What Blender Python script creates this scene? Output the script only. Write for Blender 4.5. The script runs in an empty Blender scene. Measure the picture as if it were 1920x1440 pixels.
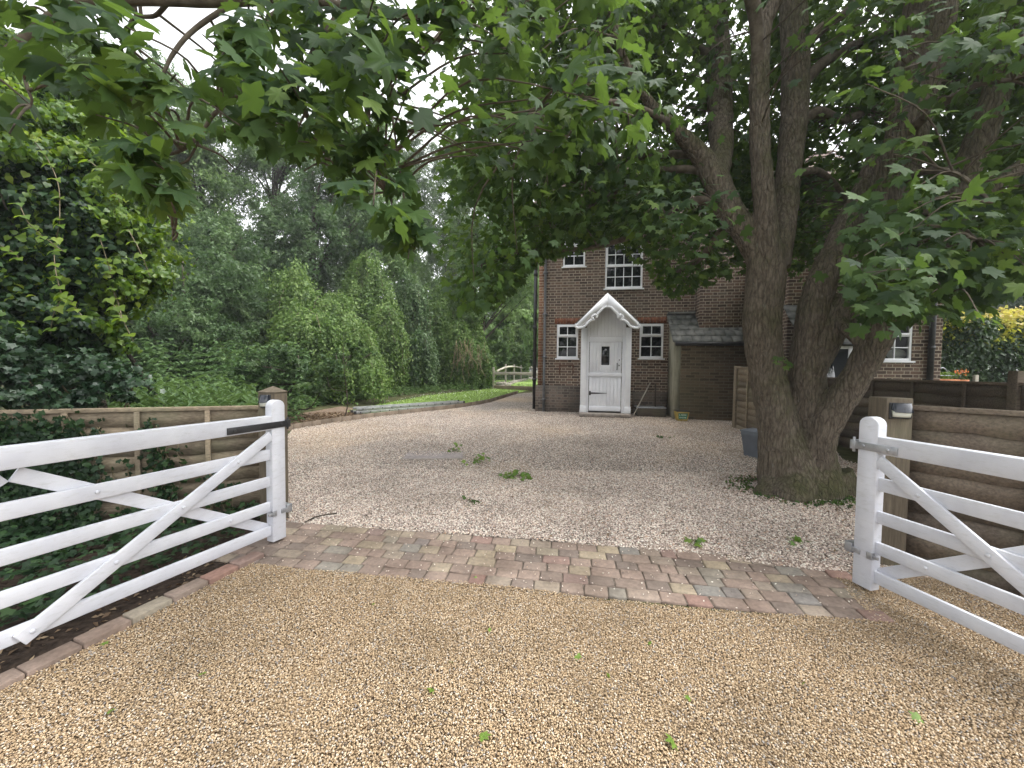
import bpy, bmesh, math, random
import numpy as np
from mathutils import Vector, Matrix

random.seed(7)
rng = np.random.default_rng(11)
scene = bpy.context.scene
col = scene.collection
R = math.radians

# ------------------------------------------------------------------ camera
F_PX, PITCH, ROLL, EYE = 721.0, R(-2.24), 0.011, 1.5
fwd = np.array([0, math.cos(PITCH), math.sin(PITCH)])
r0, u0_ = np.array([1.0, 0, 0]), np.array([0, -math.sin(PITCH), math.cos(PITCH)])
rgt = r0 * math.cos(ROLL) + u0_ * math.sin(ROLL)
upv = u0_ * math.cos(ROLL) - r0 * math.sin(ROLL)
cam = bpy.data.cameras.new('camera')
cam.sensor_width = 36.0
cam.lens = 36.0 * F_PX / 1920.0
cam.clip_start, cam.clip_end = 0.05, 800
cam_o = bpy.data.objects.new('camera', cam)
col.objects.link(cam_o)
mw = Matrix.Identity(4)
for i in range(3):
    mw[i][0], mw[i][1], mw[i][2] = rgt[i], upv[i], -fwd[i]
mw[2][3] = EYE
cam_o.matrix_world = mw
scene.camera = cam_o

# ------------------------------------------------------------------ sky, sun, exposure
SUN_EL, SUN_AZ = R(62), R(95)
world = bpy.data.worlds.new('World')
scene.world = world
world.use_nodes = True
wn = world.node_tree
wn.nodes.clear()
w_out = wn.nodes.new('ShaderNodeOutputWorld')
w_bg = wn.nodes.new('ShaderNodeBackground')
w_sky = wn.nodes.new('ShaderNodeTexSky')
w_sky.sky_type = 'NISHITA'
w_sky.sun_disc = False
w_sky.sun_elevation = SUN_EL
w_sky.sun_rotation = SUN_AZ
w_sky.dust_density = 4.0
w_hs = wn.nodes.new('ShaderNodeHueSaturation')
w_hs.inputs['Saturation'].default_value = 0.10
w_tc = wn.nodes.new('ShaderNodeTexCoord')
w_no = wn.nodes.new('ShaderNodeTexNoise')
w_no.inputs['Scale'].default_value = 2.2
w_no.inputs['Detail'].default_value = 5.0
w_mr = wn.nodes.new('ShaderNodeMapRange')
w_mr.inputs['From Min'].default_value = 0.3
w_mr.inputs['From Max'].default_value = 0.7
w_mr.inputs['To Min'].default_value = 1.7
w_mr.inputs['To Max'].default_value = 2.2
w_mx = wn.nodes.new('ShaderNodeMix')
w_mx.data_type = 'RGBA'
w_mx.blend_type = 'MULTIPLY'
w_mx.inputs['Factor'].default_value = 1.0
wn.links.new(w_sky.outputs[0], w_hs.inputs['Color'])
wn.links.new(w_tc.outputs['Generated'], w_no.inputs['Vector'])
wn.links.new(w_no.outputs['Fac'], w_mr.inputs['Value'])
wn.links.new(w_hs.outputs[0], w_mx.inputs['A'])
wn.links.new(w_mr.outputs[0], w_mx.inputs['B'])
wn.links.new(w_mx.outputs['Result'], w_bg.inputs['Color'])
w_bg.inputs['Strength'].default_value = 0.15
wn.links.new(w_bg.outputs[0], w_out.inputs[0])

sun = bpy.data.lights.new('sun', 'SUN')
sun.energy = 0.6
sun.angle = R(40)
sun.color = (1.0, 0.97, 0.92)
sun_o = bpy.data.objects.new('sun', sun)
col.objects.link(sun_o)
sd = Vector((math.sin(SUN_AZ) * math.cos(SUN_EL), math.cos(SUN_AZ) * math.cos(SUN_EL), math.sin(SUN_EL)))
sun_o.rotation_euler = sd.to_track_quat('Z', 'Y').to_euler()
sun_o.location = (0, 0, 30)

vs = scene.view_settings
vs.view_transform = 'Standard'
vs.look = 'None'
vs.gamma = 1.0
vs.exposure = 1.05
scene.cycles.max_bounces = 8
scene.cycles.diffuse_bounces = 4
scene.cycles.transmission_bounces = 6
scene.cycles.transparent_max_bounces = 6
scene.cycles.caustics_reflective = False
scene.cycles.caustics_refractive = False


# ------------------------------------------------------------------ helpers: space
def g(y):
    """ground height: level by the gate, then a gentle rise up the drive"""
    return 0.034 * min(max(y - 2.0, 0.0), 20.0)


def ray(px, py):
    return fwd + (px - 960) / F_PX * rgt - (py - 720) / F_PX * upv


def at(px, py, Y):
    d = ray(px, py)
    k = Y / d[1]
    return np.array([d[0] * k, Y, EYE + d[2] * k])


def G(px, py):
    """point of the ground seen at a pixel"""
    d = ray(px, py)
    y = 3.0
    for _ in range(60):
        k = (g(y) - EYE) / d[2]
        y = 0.5 * y + 0.5 * d[1] * k
    k = y / d[1]
    return np.array([d[0] * k, y, g(y)])


def project(P):
    P = np.asarray(P, float) - np.array([0, 0, EYE])
    z = P @ fwd
    return 960 + F_PX * (P @ rgt) / z, 720 - F_PX * (P @ upv) / z, z


# ------------------------------------------------------------------ helpers: objects
def tag(o, label=None, cat=None, group=None, kind=None):
    if label: o['label'] = label
    if cat: o['category'] = cat
    if group: o['group'] = group
    if kind: o['kind'] = kind
    return o


def empty(name, loc=(0, 0, 0), rz=0.0, label=None, cat=None, group=None):
    o = bpy.data.objects.new(name, None)
    o.empty_display_size = 0.2
    col.objects.link(o)
    o.location = loc
    o.rotation_euler = (0, 0, rz)
    return tag(o, label, cat, group)


def link_mesh(name, me, m, parent=None, smooth=False):
    o = bpy.data.objects.new(name, me)
    col.objects.link(o)
    if m is not None:
        me.materials.append(m)
    if smooth:
        me.polygons.foreach_set('use_smooth', np.ones(len(me.polygons), bool))
    if parent is not None:
        o.parent = parent
    return o


def raw_mesh(name, V, faces_flat, sizes, attr=None):
    me = bpy.data.meshes.new(name)
    V = np.ascontiguousarray(V, np.float32)
    me.vertices.add(len(V))
    me.vertices.foreach_set('co', V.ravel())
    me.loops.add(len(faces_flat))
    me.loops.foreach_set('vertex_index', np.ascontiguousarray(faces_flat, np.int32))
    sizes = np.asarray(sizes, np.int32)
    st = np.concatenate([[0], np.cumsum(sizes)[:-1]]).astype(np.int32)
    me.polygons.add(len(sizes))
    me.polygons.foreach_set('loop_start', st)
    me.update(calc_edges=True)
    if attr is not None:
        a = me.attributes.new('rnd', 'FLOAT', 'POINT')
        a.data.foreach_set('value', np.ascontiguousarray(attr, np.float32))
    me.validate()
    return me


def local_pts(P, parent):
    """world points into the frame of a parent (location + z rotation only)"""
    if parent is None:
        return P
    P = np.asarray(P, float) - np.array(parent.location)
    a = -parent.rotation_euler.z
    c, s = math.cos(a), math.sin(a)
    return np.stack([P[:, 0] * c - P[:, 1] * s, P[:, 0] * s + P[:, 1] * c, P[:, 2]], 1)


class MB:
    """collects simple solids and links them as one mesh object"""

    def __init__(self):
        self.v, self.f, self.r, self.cr = [], [], [], 0.5

    def add(self, vs, fs):
        n = len(self.v)
        self.v += [tuple(float(c) for c in p) for p in vs]
        self.r += [self.cr] * len(vs)
        self.f += [tuple(i + n for i in f) for f in fs]

    def box(self, x0, x1, y0, y1, z0, z1):
        self.add([(x0, y0, z0), (x1, y0, z0), (x1, y1, z0), (x0, y1, z0), (x0, y0, z1), (x1, y0, z1), (x1, y1, z1), (x0, y1, z1)],
                 [(3, 2, 1, 0), (4, 5, 6, 7), (0, 1, 5, 4), (1, 2, 6, 5), (2, 3, 7, 6), (3, 0, 4, 7)])

    def frame_box(self, o, ax, ay, az, x0, x1, y0, y1, z0, z1):
        o, ax, ay, az = (np.asarray(q, float) for q in (o, ax, ay, az))
        n = len(self.v)
        self.box(x0, x1, y0, y1, z0, z1)
        for i in range(n, len(self.v)):
            p = self.v[i]
            self.v[i] = tuple(o + ax * p[0] + ay * p[1] + az * p[2])

    def bar(self, p0, p1, w, d, side=None):
        """a straight bar: width w in the plane of `side`, depth d across it"""
        p0, p1 = np.asarray(p0, float), np.asarray(p1, float)
        t = p1 - p0
        L = np.linalg.norm(t)
        t /= L
        n = np.asarray(side if side is not None else (0, 0, 1), float)
        n = n - t * (n @ t)
        n /= np.linalg.norm(n)
        b = np.cross(t, n)
        self.frame_box(p0, t, n, b, 0, L, -d / 2, d / 2, -w / 2, w / 2)

    def prism(self, poly, o, ax, ay, n, d):
        """a 2-D outline (any simple polygon) pushed d along n"""
        o, ax, ay, n = (np.asarray(q, float) for q in (o, ax, ay, n))
        k = len(poly)
        a = [o + ax * p[0] + ay * p[1] for p in poly]
        self.add(a + [q + n * d for q in a],
                 [tuple(range(k)), tuple(range(2 * k - 1, k - 1, -1))] +
                 [(i, i + k, (i + 1) % k + k, (i + 1) % k) for i in range(k)])

    def tube(self, pts, rad, sides=8, wob=0.0, cap=True):
        pts = [np.asarray(p, float) for p in pts]
        k = len(pts)
        rad = [rad] * k if np.isscalar(rad) else list(rad)
        vs, ref = [], np.array([0.31, 0.2, 0.93])
        tg = [(pts[min(i + 1, k - 1)] - pts[max(i - 1, 0)]) for i in range(k)]
        n = np.cross(tg[0], ref)
        if np.linalg.norm(n) < 1e-6:
            n = np.cross(tg[0], np.array([1.0, 0, 0]))
        for i in range(k):
            t = tg[i] / (np.linalg.norm(tg[i]) + 1e-9)
            n = n - t * (n @ t)
            n /= np.linalg.norm(n) + 1e-9
            b = np.cross(t, n)
            for j in range(sides):
                a = 2 * math.pi * j / sides
                rr = rad[i] * (1 + (random.uniform(-wob, wob) if wob else 0))
                vs.append(pts[i] + (n * math.cos(a) + b * math.sin(a)) * rr)
        fs = [(i * sides + j, i * sides + (j + 1) % sides, (i + 1) * sides + (j + 1) % sides, (i + 1) * sides + j)
              for i in range(k - 1) for j in range(sides)]
        if cap:
            fs += [tuple(range(sides - 1, -1, -1)), tuple((k - 1) * sides + j for j in range(sides))]
        self.add(vs, fs)

    def disc(self, c, n, r, d, sides=12):
        c, n = np.asarray(c, float), np.asarray(n, float)
        n = n / np.linalg.norm(n)
        self.tube([c, c + n * d * 0.6, c + n * d], [r, r, r * 0.7], sides)

    def build(self, name, m, parent=None, smooth=False, bevel=0.0, world_space=True, rnd=False):
        V = np.array(self.v)
        if parent is not None and world_space:
            V = local_pts(V, parent)
        flat = [i for f in self.f for i in f]
        me = raw_mesh(name, V, flat, [len(f) for f in self.f], self.r if rnd else None)
        o = link_mesh(name, me, m, parent, smooth)
        if bevel:
            b = o.modifiers.new('bevel', 'BEVEL')
            b.width = bevel
            b.segments = 2
            b.limit_method = 'ANGLE'
            b.angle_limit = R(35)
        return o


def catmull(pts, n=6):
    """smooth path through rows of numbers"""
    P = np.asarray(pts, float)
    P = np.vstack([2 * P[0] - P[1], P, 2 * P[-1] - P[-2]])
    out = []
    for i in range(1, len(P) - 2):
        for k in range(n):
            t = k / n
            a, b, c, d = P[i - 1], P[i], P[i + 1], P[i + 2]
            out.append(0.5 * (2 * b + (c - a) * t + (2 * a - 5 * b + 4 * c - d) * t * t + (3 * b - a - 3 * c + d) * t ** 3))
    out.append(P[-2])
    return np.array(out)


def inside(poly, X, Y):
    """which points lie in a polygon"""
    poly = np.asarray(poly)[:, :2]
    r = np.zeros(len(X), bool)
    j = len(poly) - 1
    for i in range(len(poly)):
        xi, yi, xj, yj = poly[i][0], poly[i][1], poly[j][0], poly[j][1]
        c = ((yi > Y) != (yj > Y)) & (X < (xj - xi) * (Y - yi) / (yj - yi + 1e-12) + xi)
        r ^= c
        j = i
    return r


def clip_y(poly, lo=None, hi=None):
    out = []
    k = len(poly)
    lim = lo if lo is not None else hi
    s = 1 if lo is not None else -1
    for i in range(k):
        a, b = poly[i], poly[(i + 1) % k]
        da, db = s * (a[1] - lim), s * (b[1] - lim)
        if da >= 0: out.append(a)
        if da * db < 0:
            t = da / (da - db)
            out.append((a[0] + (b[0] - a[0]) * t, lim))
    return out


def sheet(name, poly, m, dz, kind='structure'):
    """a flat-lying sheet on the ground, folded where the ground folds"""
    mb = MB()
    poly = [(float(p[0]), float(p[1])) for p in poly]
    for lo, hi in ((None, 2.0), (2.0, 22.0), (22.0, None)):
        q = poly
        if lo is not None: q = clip_y(q, lo=lo)
        if hi is not None and q: q = clip_y(q, hi=hi)
        if len(q) < 3: continue
        a = sum(q[i][0] * q[(i + 1) % len(q)][1] - q[(i + 1) % len(q)][0] * q[i][1] for i in range(len(q)))
        if a < 0: q = q[::-1]
        mb.add([(p[0], p[1], g(p[1]) + dz) for p in q], [tuple(range(len(q)))])
    return tag(mb.build(name, m), kind=kind)


# ------------------------------------------------------------------ helpers: leaves
def norm(a):
    return a / (np.linalg.norm(a, axis=-1, keepdims=True) + 1e-9)


def leaf_template(outline, droop=0.22, fold=0.12, stalk=0.0):
    """fan of triangles round the blade's middle; y runs to the tip"""
    V = [(0, 0, 0.0)]
    for a, r in outline:
        a = R(a)
        x, y = r * math.sin(a), r * math.cos(a)
        V.append((x, y, -droop * r * r + fold * abs(x)))
    k = len(V) - 1
    F = [(0, i, i + 1) for i in range(1, k)] + [(0, k, 1)]
    return np.array(V), np.array(F)


def mirror(h):
    return h + [(360 - a, r) for a, r in h[::-1] if 0 < a < 180]


MAPLE = leaf_template(mirror([(0, 1.0), (8, .76), (17, .78), (27, .54), (41, .76), (52, .98), (61, .78), (74, .57), (89, .66), (106, .80), (122, .60), (150, .50), (170, .40), (180, .16)]))
MAPLE_LO = leaf_template(mirror([(0, 1.0), (26, .56), (52, .96), (76, .57), (106, .78), (150, .48), (180, .2)]))
HEART = leaf_template(mirror([(0, 1.0), (28, .66), (62, .62), (105, .66), (150, .62), (180, .38)]), 0.25, 0.2)
IVY = leaf_template(mirror([(0, 1.0), (30, .55), (60, .82), (95, .55), (130, .68), (180, .3)]), 0.15, 0.12)
DIAMOND = (np.array([(0, -.9, 0), (.55, 0, .14), (0, 1.0, -.12), (-.55, 0, .14)]), np.array([(0, 1, 2), (0, 2, 3)]))
LANCE = (np.array([(0, -.9, 0), (.3, 0, .08), (0, 1.0, -.25), (-.3, 0, .08)]), np.array([(0, 1, 2), (0, 2, 3)]))
SPRIG = (np.array([(0, -.9, 0), (.42, -.25, .12), (.05, .35, -.02), (-.42, -.25, .12),
                   (.1, .1, .0), (.75, .15, .25), (.95, .75, .05), (.35, .6, .1),
                   (-.1, .15, .0), (-.5, .75, .2), (-.15, 1.1, -.05), (.12, .55, .1)]),
         np.array([(0, 1, 2), (0, 2, 3), (4, 5, 6), (4, 6, 7), (8, 9, 10), (8, 10, 11)]))


def leaves(name, P, T, N, S, tpl, m, parent=None, rnd=None):
    """many leaves as one mesh: position, tip direction, blade normal, size"""
    P, T, N = np.asarray(P, float), np.asarray(T, float), np.asarray(N, float)
    if parent is not None:
        P = local_pts(P, parent)
    n = len(P)
    S = np.broadcast_to(np.asarray(S, float), (n,))
    T = norm(T)
    N = N - T * np.sum(N * T, 1, keepdims=True)
    N = norm(N)
    X = np.cross(T, N)
    tv, tf = tpl
    k = len(tv)
    # no two leaves alike: width, curl and a sideways twist vary
    wx, wz, sk = rng.uniform(.82, 1.15, n), rng.uniform(.3, 2.4, n), rng.normal(0, .12, n)
    lx = tv[None, :, 0] * wx[:, None] + sk[:, None] * tv[None, :, 1] ** 2
    lz = tv[None, :, 2] * wz[:, None] + sk[:, None] * 1.2 * tv[None, :, 0]
    V = P[:, None, :] + S[:, None, None] * (lx[..., None] * X[:, None] + tv[None, :, 1, None] * T[:, None] + lz[..., None] * N[:, None])
    Fc = (tf[None] + (np.arange(n) * k)[:, None, None]).reshape(-1)
    if rnd is None:
        rnd = rng.random(n)
    me = raw_mesh(name, V.reshape(-1, 3), Fc, np.full(n * len(tf), 3), np.repeat(rnd, k))
    return link_mesh(name, me, m, parent)


def rand_dirs(n):
    return norm(rng.normal(size=(n, 3)))


# ------------------------------------------------------------------ materials
def new_mat(name, rough=0.8, spec=0.3, metal=0.0):
    m = bpy.data.materials.new(name)
    m.use_nodes = True
    nt = m.node_tree
    b = nt.nodes['Principled BSDF']
    b.inputs['Roughness'].default_value = rough
    b.inputs['Specular IOR Level'].default_value = spec
    b.inputs['Metallic'].default_value = metal
    return m, nt, b


def nd(nt, typ, **kw):
    n = nt.nodes.new('ShaderNode' + typ)
    for k, v in kw.items():
        if hasattr(n, k) and not k[0].isupper():
            setattr(n, k, v)
        else:
            n.inputs[k.replace('_', ' ')].default_value = v
    return n


def mth(nt, op, a, b=None, c=None):
    n = nt.nodes.new('ShaderNodeMath')
    n.operation = op
    for i, q in enumerate((a, b, c)):
        if q is None: continue
        if isinstance(q, (int, float)): n.inputs[i].default_value = q
        else: nt.links.new(q, n.inputs[i])
    return n.outputs[0]


def ramp(nt, fac, stops, interp='LINEAR'):
    n = nt.nodes.new('ShaderNodeValToRGB')
    cr = n.color_ramp
    cr.interpolation = interp
    while len(cr.elements) < len(stops): cr.elements.new(0.5)
    for e, (p, c) in zip(cr.elements, stops):
        e.position = p
        e.color = (*c, 1)
    nt.links.new(fac, n.inputs[0])
    return n.outputs[0]


def mixc(nt, fac, a, b, mode='MIX'):
    n = nt.nodes.new('ShaderNodeMix')
    n.data_type = 'RGBA'
    n.blend_type = mode
    for s, q in (('Factor', fac), ('A', a), ('B', b)):
        i = n.inputs[s] if s == 'Factor' else [x for x in n.inputs if x.name == s and x.type == 'RGBA'][0]
        if isinstance(q, (int, float)): i.default_value = q
        elif isinstance(q, tuple): i.default_value = (*q, 1)
        else: nt.links.new(q, i)
    return n.outputs['Result'] if False else [x for x in n.outputs if x.type == 'RGBA'][0]


def coord(nt, scale=(1, 1, 1), which='Object'):
    tc = nt.nodes.new('ShaderNodeTexCoord')
    mp = nt.nodes.new('ShaderNodeMapping')
    mp.inputs['Scale'].default_value = scale
    nt.links.new(tc.outputs[which], mp.inputs['Vector'])
    return mp.outputs[0]


def noise(nt, vec, scale, detail=4.0, rough=0.55):
    n = nt.nodes.new('ShaderNodeTexNoise')
    n.inputs['Scale'].default_value = scale
    n.inputs['Detail'].default_value = detail
    n.inputs['Roughness'].default_value = rough
    nt.links.new(vec, n.inputs['Vector'])
    return n.outputs['Fac']


def bump(nt, b, h, strength=0.4, dist=0.01):
    n = nt.nodes.new('ShaderNodeBump')
    n.inputs['Strength'].default_value = strength
    n.inputs['Distance'].default_value = dist
    nt.links.new(h, n.inputs['Height'])
    nt.links.new(n.outputs[0], b.inputs['Normal'])


def rnd_attr(nt, name='rnd'):
    n = nt.nodes.new('ShaderNodeAttribute')
    n.attribute_name = name
    return n.outputs['Fac']


def mat_noise(name, c1, c2, scale=8.0, rough=0.8, spec=0.3, stretch=(1, 1, 1), bs=0.25, bd=0.01, metal=0.0, lo=0.35, hi=0.65, detail=5.0):
    m, nt, b = new_mat(name, rough, spec, metal)
    v = coord(nt, stretch)
    f = noise(nt, v, scale, detail)
    nt.links.new(ramp(nt, f, [(lo, c1), (hi, c2)]), b.inputs['Base Color'])
    if bs: bump(nt, b, f, bs, bd)
    return m


def mat_leaf(name, stops, trans=(0.18, 0.30, 0.03), tw=0.4, rough=0.45, spec=0.35):
    m, nt, b = new_mat(name, rough, spec)
    f = rnd_attr(nt)
    c = ramp(nt, f, stops)
    v = coord(nt)
    nz = noise(nt, v, 0.9, 3.0)
    c = mixc(nt, 1.0, c, ramp(nt, nz, [(0.3, (0.72, 0.74, 0.75)), (0.7, (1.2, 1.18, 1.1))]), 'MULTIPLY')
    nt.links.new(c, b.inputs['Base Color'])
    t = nt.nodes.new('ShaderNodeBsdfTranslucent')
    tc = mixc(nt, 0.55, c, trans)
    nt.links.new(tc, t.inputs['Color'])
    mx = nt.nodes.new('ShaderNodeMixShader')
    mx.inputs[0].default_value = tw
    nt.links.new(b.outputs[0], mx.inputs[1])
    nt.links.new(t.outputs[0], mx.inputs[2])
    nt.links.new(mx.outputs[0], nt.nodes['Material Output'].inputs['Surface'])
    return m


def mat_brick(name, stops, mortar, dirt=None, flemish=True):
    m, nt, b = new_mat(name, 0.9, 0.15)
    tc = nt.nodes.new('ShaderNodeTexCoord')
    sp = nt.nodes.new('ShaderNodeSeparateXYZ')
    nt.links.new(tc.outputs['Object'], sp.inputs[0])
    u = mth(nt, 'ADD', mth(nt, 'ADD', sp.outputs[0], sp.outputs[1]), 40.0)
    z = mth(nt, 'ADD', sp.outputs[2], 10.0)
    nzv = noise(nt, tc.outputs['Object'], 9.0, 3.0)
    wob = mth(nt, 'MULTIPLY', mth(nt, 'SUBTRACT', nzv, 0.5), 0.016)
    u = mth(nt, 'ADD', u, wob)
    z = mth(nt, 'ADD', z, wob)
    row = mth(nt, 'FLOOR', mth(nt, 'DIVIDE', z, 0.075))
    fz = mth(nt, 'SUBTRACT', z, mth(nt, 'MULTIPLY', row, 0.075))
    P = 0.3375 if flemish else 0.225
    up = mth(nt, 'ADD', u, mth(nt, 'MULTIPLY', mth(nt, 'MODULO', row, 2.0), P / 2))
    cell = mth(nt, 'FLOOR', mth(nt, 'DIVIDE', up, P))
    w = mth(nt, 'SUBTRACT', up, mth(nt, 'MULTIPLY', cell, P))
    if flemish:
        head = mth(nt, 'LESS_THAN', w, 0.1125)
        lw = mth(nt, 'SUBTRACT', w, mth(nt, 'MULTIPLY', mth(nt, 'SUBTRACT', 1.0, head), 0.1125))
        ln = mth(nt, 'ADD', 0.225, mth(nt, 'MULTIPLY', head, -0.1125))
    else:
        head, lw, ln = mth(nt, 'MULTIPLY', w, 0.0), w, mth(nt, 'ADD', 0.225, 0.0)
    e1 = mth(nt, 'MINIMUM', lw, mth(nt, 'SUBTRACT', ln, lw))
    e2 = mth(nt, 'MINIMUM', fz, mth(nt, 'SUBTRACT', 0.075, fz))
    ed = mth(nt, 'MINIMUM', e1, e2)
    br = nt.nodes.new('ShaderNodeMapRange')
    br.inputs['From Min'].default_value = 0.0062
    br.inputs['From Max'].default_value = 0.0095
    nt.links.new(ed, br.inputs['Value'])
    brick = br.outputs[0]
    cv = nt.nodes.new('ShaderNodeCombineXYZ')
    nt.links.new(mth(nt, 'ADD', mth(nt, 'MULTIPLY', cell, 2.0), head), cv.inputs[0])
    nt.links.new(row, cv.inputs[1])
    wnz = nt.nodes.new('ShaderNodeTexWhiteNoise')
    nt.links.new(cv.outputs[0], wnz.inputs['Vector'])
    bc = ramp(nt, wnz.outputs['Value'], stops)
    fine = noise(nt, tc.outputs['Object'], 60.0, 4.0)
    bc = mixc(nt, 1.0, bc, ramp(nt, fine, [(0.3, (0.7, 0.7, 0.7)), (0.7, (1.25, 1.2, 1.2))]), 'MULTIPLY')
    big = noise(nt, tc.outputs['Object'], 0.8, 5.0)
    mc = mixc(nt, 1.0, (mortar[0], mortar[1], mortar[2]), ramp(nt, fine, [(0.3, (0.75, 0.75, 0.75)), (0.7, (1.15, 1.15, 1.15))]), 'MULTIPLY')
    c = mixc(nt, brick, mc, bc)
    if dirt:
        c = mixc(nt, mth(nt, 'MULTIPLY', ramp_fac(nt, big, 0.42, 0.68), dirt[1]), c, dirt[0])
    if len(dirt or ()) > 2:                       # damp band low on the wall
        low = nt.nodes.new('ShaderNodeMapRange')
        low.inputs['From Min'].default_value = dirt[2] + 0.35
        low.inputs['From Max'].default_value = dirt[2]
        nt.links.new(mth(nt, 'ADD', sp.outputs[2], mth(nt, 'MULTIPLY', big, 0.5)), low.inputs['Value'])
        c = mixc(nt, mth(nt, 'MULTIPLY', low.outputs[0], 0.55), c, (0.10, 0.085, 0.07))
    nt.links.new(c, b.inputs['Base Color'])
    h = mth(nt, 'ADD', mth(nt, 'MULTIPLY', brick, 1.0), mth(nt, 'MULTIPLY', fine, 0.4))
    bump(nt, b, h, 0.7, 0.006)
    return m


def ramp_fac(nt, f, lo, hi):
    n = nt.nodes.new('ShaderNodeMapRange')
    n.inputs['From Min'].default_value = lo
    n.inputs['From Max'].default_value = hi
    nt.links.new(f, n.inputs['Value'])
    return n.outputs[0]


def mat_wood(name, c1, c2, axis=0, scale=3.0, rough=0.85, moss=None):
    """weathered timber with grain along one axis"""
    m, nt, b = new_mat(name, rough, 0.2)
    st = [22, 22, 22]
    st[axis] = 1.8
    v = coord(nt, tuple(st))
    f = noise(nt, v, scale, 6.0, 0.65)
    c = ramp(nt, f, [(0.28, c1), (0.72, c2)])
    v2 = coord(nt)
    big = noise(nt, v2, 2.3, 5.0)
    c = mixc(nt, 1.0, c, ramp(nt, big, [(0.3, (0.7, 0.68, 0.66)), (0.72, (1.25, 1.22, 1.2))]), 'MULTIPLY')
    r = rnd_attr(nt)
    c = mixc(nt, 1.0, c, ramp(nt, r, [(0.0, (0.65, 0.65, 0.66)), (1.0, (1.3, 1.27, 1.22))]), 'MULTIPLY')
    if moss:
        c = mixc(nt, mth(nt, 'MULTIPLY', ramp_fac(nt, big, 0.5, 0.75), 0.6), c, moss)
    nt.links.new(c, b.inputs['Base Color'])
    bump(nt, b, f, 0.4, 0.004)
    return m


def mat_stones(name, stops, rough=0.65):
    m, nt, b = new_mat(name, rough, 0.35)
    c = ramp(nt, rnd_attr(nt), stops, 'LINEAR')
    v = coord(nt)
    c = mixc(nt, 1.0, c, ramp(nt, noise(nt, v, 1.1, 6.0, 0.7), [(0.28, (0.66, 0.65, 0.63)), (0.5, (1, 1, 1)), (0.72, (1.16, 1.15, 1.14))]), 'MULTIPLY')
    nt.links.new(c, b.inputs['Base Color'])
    return m


def mat_gravel(name, stops, scale, sp=0.012, patch=((0.8, 0.8, 0.8), (1.12, 1.1, 1.08)), warm=None):
    m, nt, b = new_mat(name, 0.8, 0.25)
    v = coord(nt)
    vo = nt.nodes.new('ShaderNodeTexVoronoi')
    vo.inputs['Scale'].default_value = scale
    nt.links.new(v, vo.inputs['Vector'])
    sx = nt.nodes.new('ShaderNodeSeparateColor')
    nt.links.new(vo.outputs['Color'], sx.inputs[0])
    c = ramp(nt, sx.outputs[0], stops)
    edge = ramp(nt, vo.outputs['Distance'], [(0.3, (1, 1, 1)), (0.75, (0.38, 0.36, 0.34))])
    c = mixc(nt, 1.0, c, edge, 'MULTIPLY')
    big = noise(nt, v, 0.7, 5.0)
    c = mixc(nt, 1.0, c, ramp(nt, big, [(0.3, patch[0]), (0.7, patch[1])]), 'MULTIPLY')
    if warm:
        big2 = noise(nt, coord(nt, (1, 1, 1)), 0.35, 3.0)
        c = mixc(nt, mth(nt, 'MULTIPLY', ramp_fac(nt, big2, 0.5, 0.62), 0.5), c, warm)
    nt.links.new(c, b.inputs['Base Color'])
    bump(nt, b, mth(nt, 'SUBTRACT', 1.0, vo.outputs['Distance']), 0.9, sp)
    return m


M = {}
M['brick'] = mat_brick('brown_brick', [(0, (.062, .044, .037)), (.35, (.118, .086, .068)), (.7, (.158, .11, .084)), (.9, (.185, .12, .088)), (1, (.15, .125, .10))], (.42, .36, .28), dirt=((.10, .085, .07), .35))
M['brick_red'] = mat_brick('orange_brick', [(0, (.16, .082, .052)), (.5, (.23, .118, .072)), (1, (.28, .15, .092))], (.42, .34, .25), dirt=((.14, .09, .06), .3))
M['brick_plinth'] = mat_brick('damp_plinth_brick', [(0, (.075, .06, .052)), (.5, (.125, .098, .08)), (1, (.17, .125, .10))], (.20, .175, .145), dirt=((.13, .12, .10), .7))
M['brick_olive'] = mat_brick('algae_stained_brick', [(0, (.08, .062, .045)), (.5, (.13, .10, .068)), (1, (.18, .13, .085))], (.20, .175, .12), dirt=((.095, .09, .05), .55), flemish=False)
M['white'] = mat_noise('white_paint', (.76, .77, .80), (.83, .84, .86), 5.0, 0.42, 0.45, bs=0.06, bd=0.002)
M['white_wood'] = mat_noise('white_painted_timber', (.72, .73, .77), (.80, .81, .84), 3.0, 0.5, 0.4, stretch=(1, 1, 1), bs=0.12, bd=0.002, detail=8.0)


def mat_gate_paint(name, c1, c2):
    m, nt, b = new_mat(name, 0.45, 0.4)
    v = coord(nt)
    f = noise(nt, v, 5.0, 6.0)
    c = ramp(nt, f, [(.35, c1), (.65, c2)])
    gr = noise(nt, coord(nt, (6, 6, 26)), 2.5, 8.0, 0.7)
    c = mixc(nt, mth(nt, 'MULTIPLY', ramp_fac(nt, gr, 0.52, 0.70), 0.42), c, (.36, .365, .35))
    kn = noise(nt, v, 13.0, 3.0)
    c = mixc(nt, mth(nt, 'MULTIPLY', ramp_fac(nt, kn, 0.70, 0.78), 0.35), c, (.36, .34, .28))
    nt.links.new(c, b.inputs['Base Color'])
    bump(nt, b, gr, 0.25, 0.002)
    return m


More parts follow.
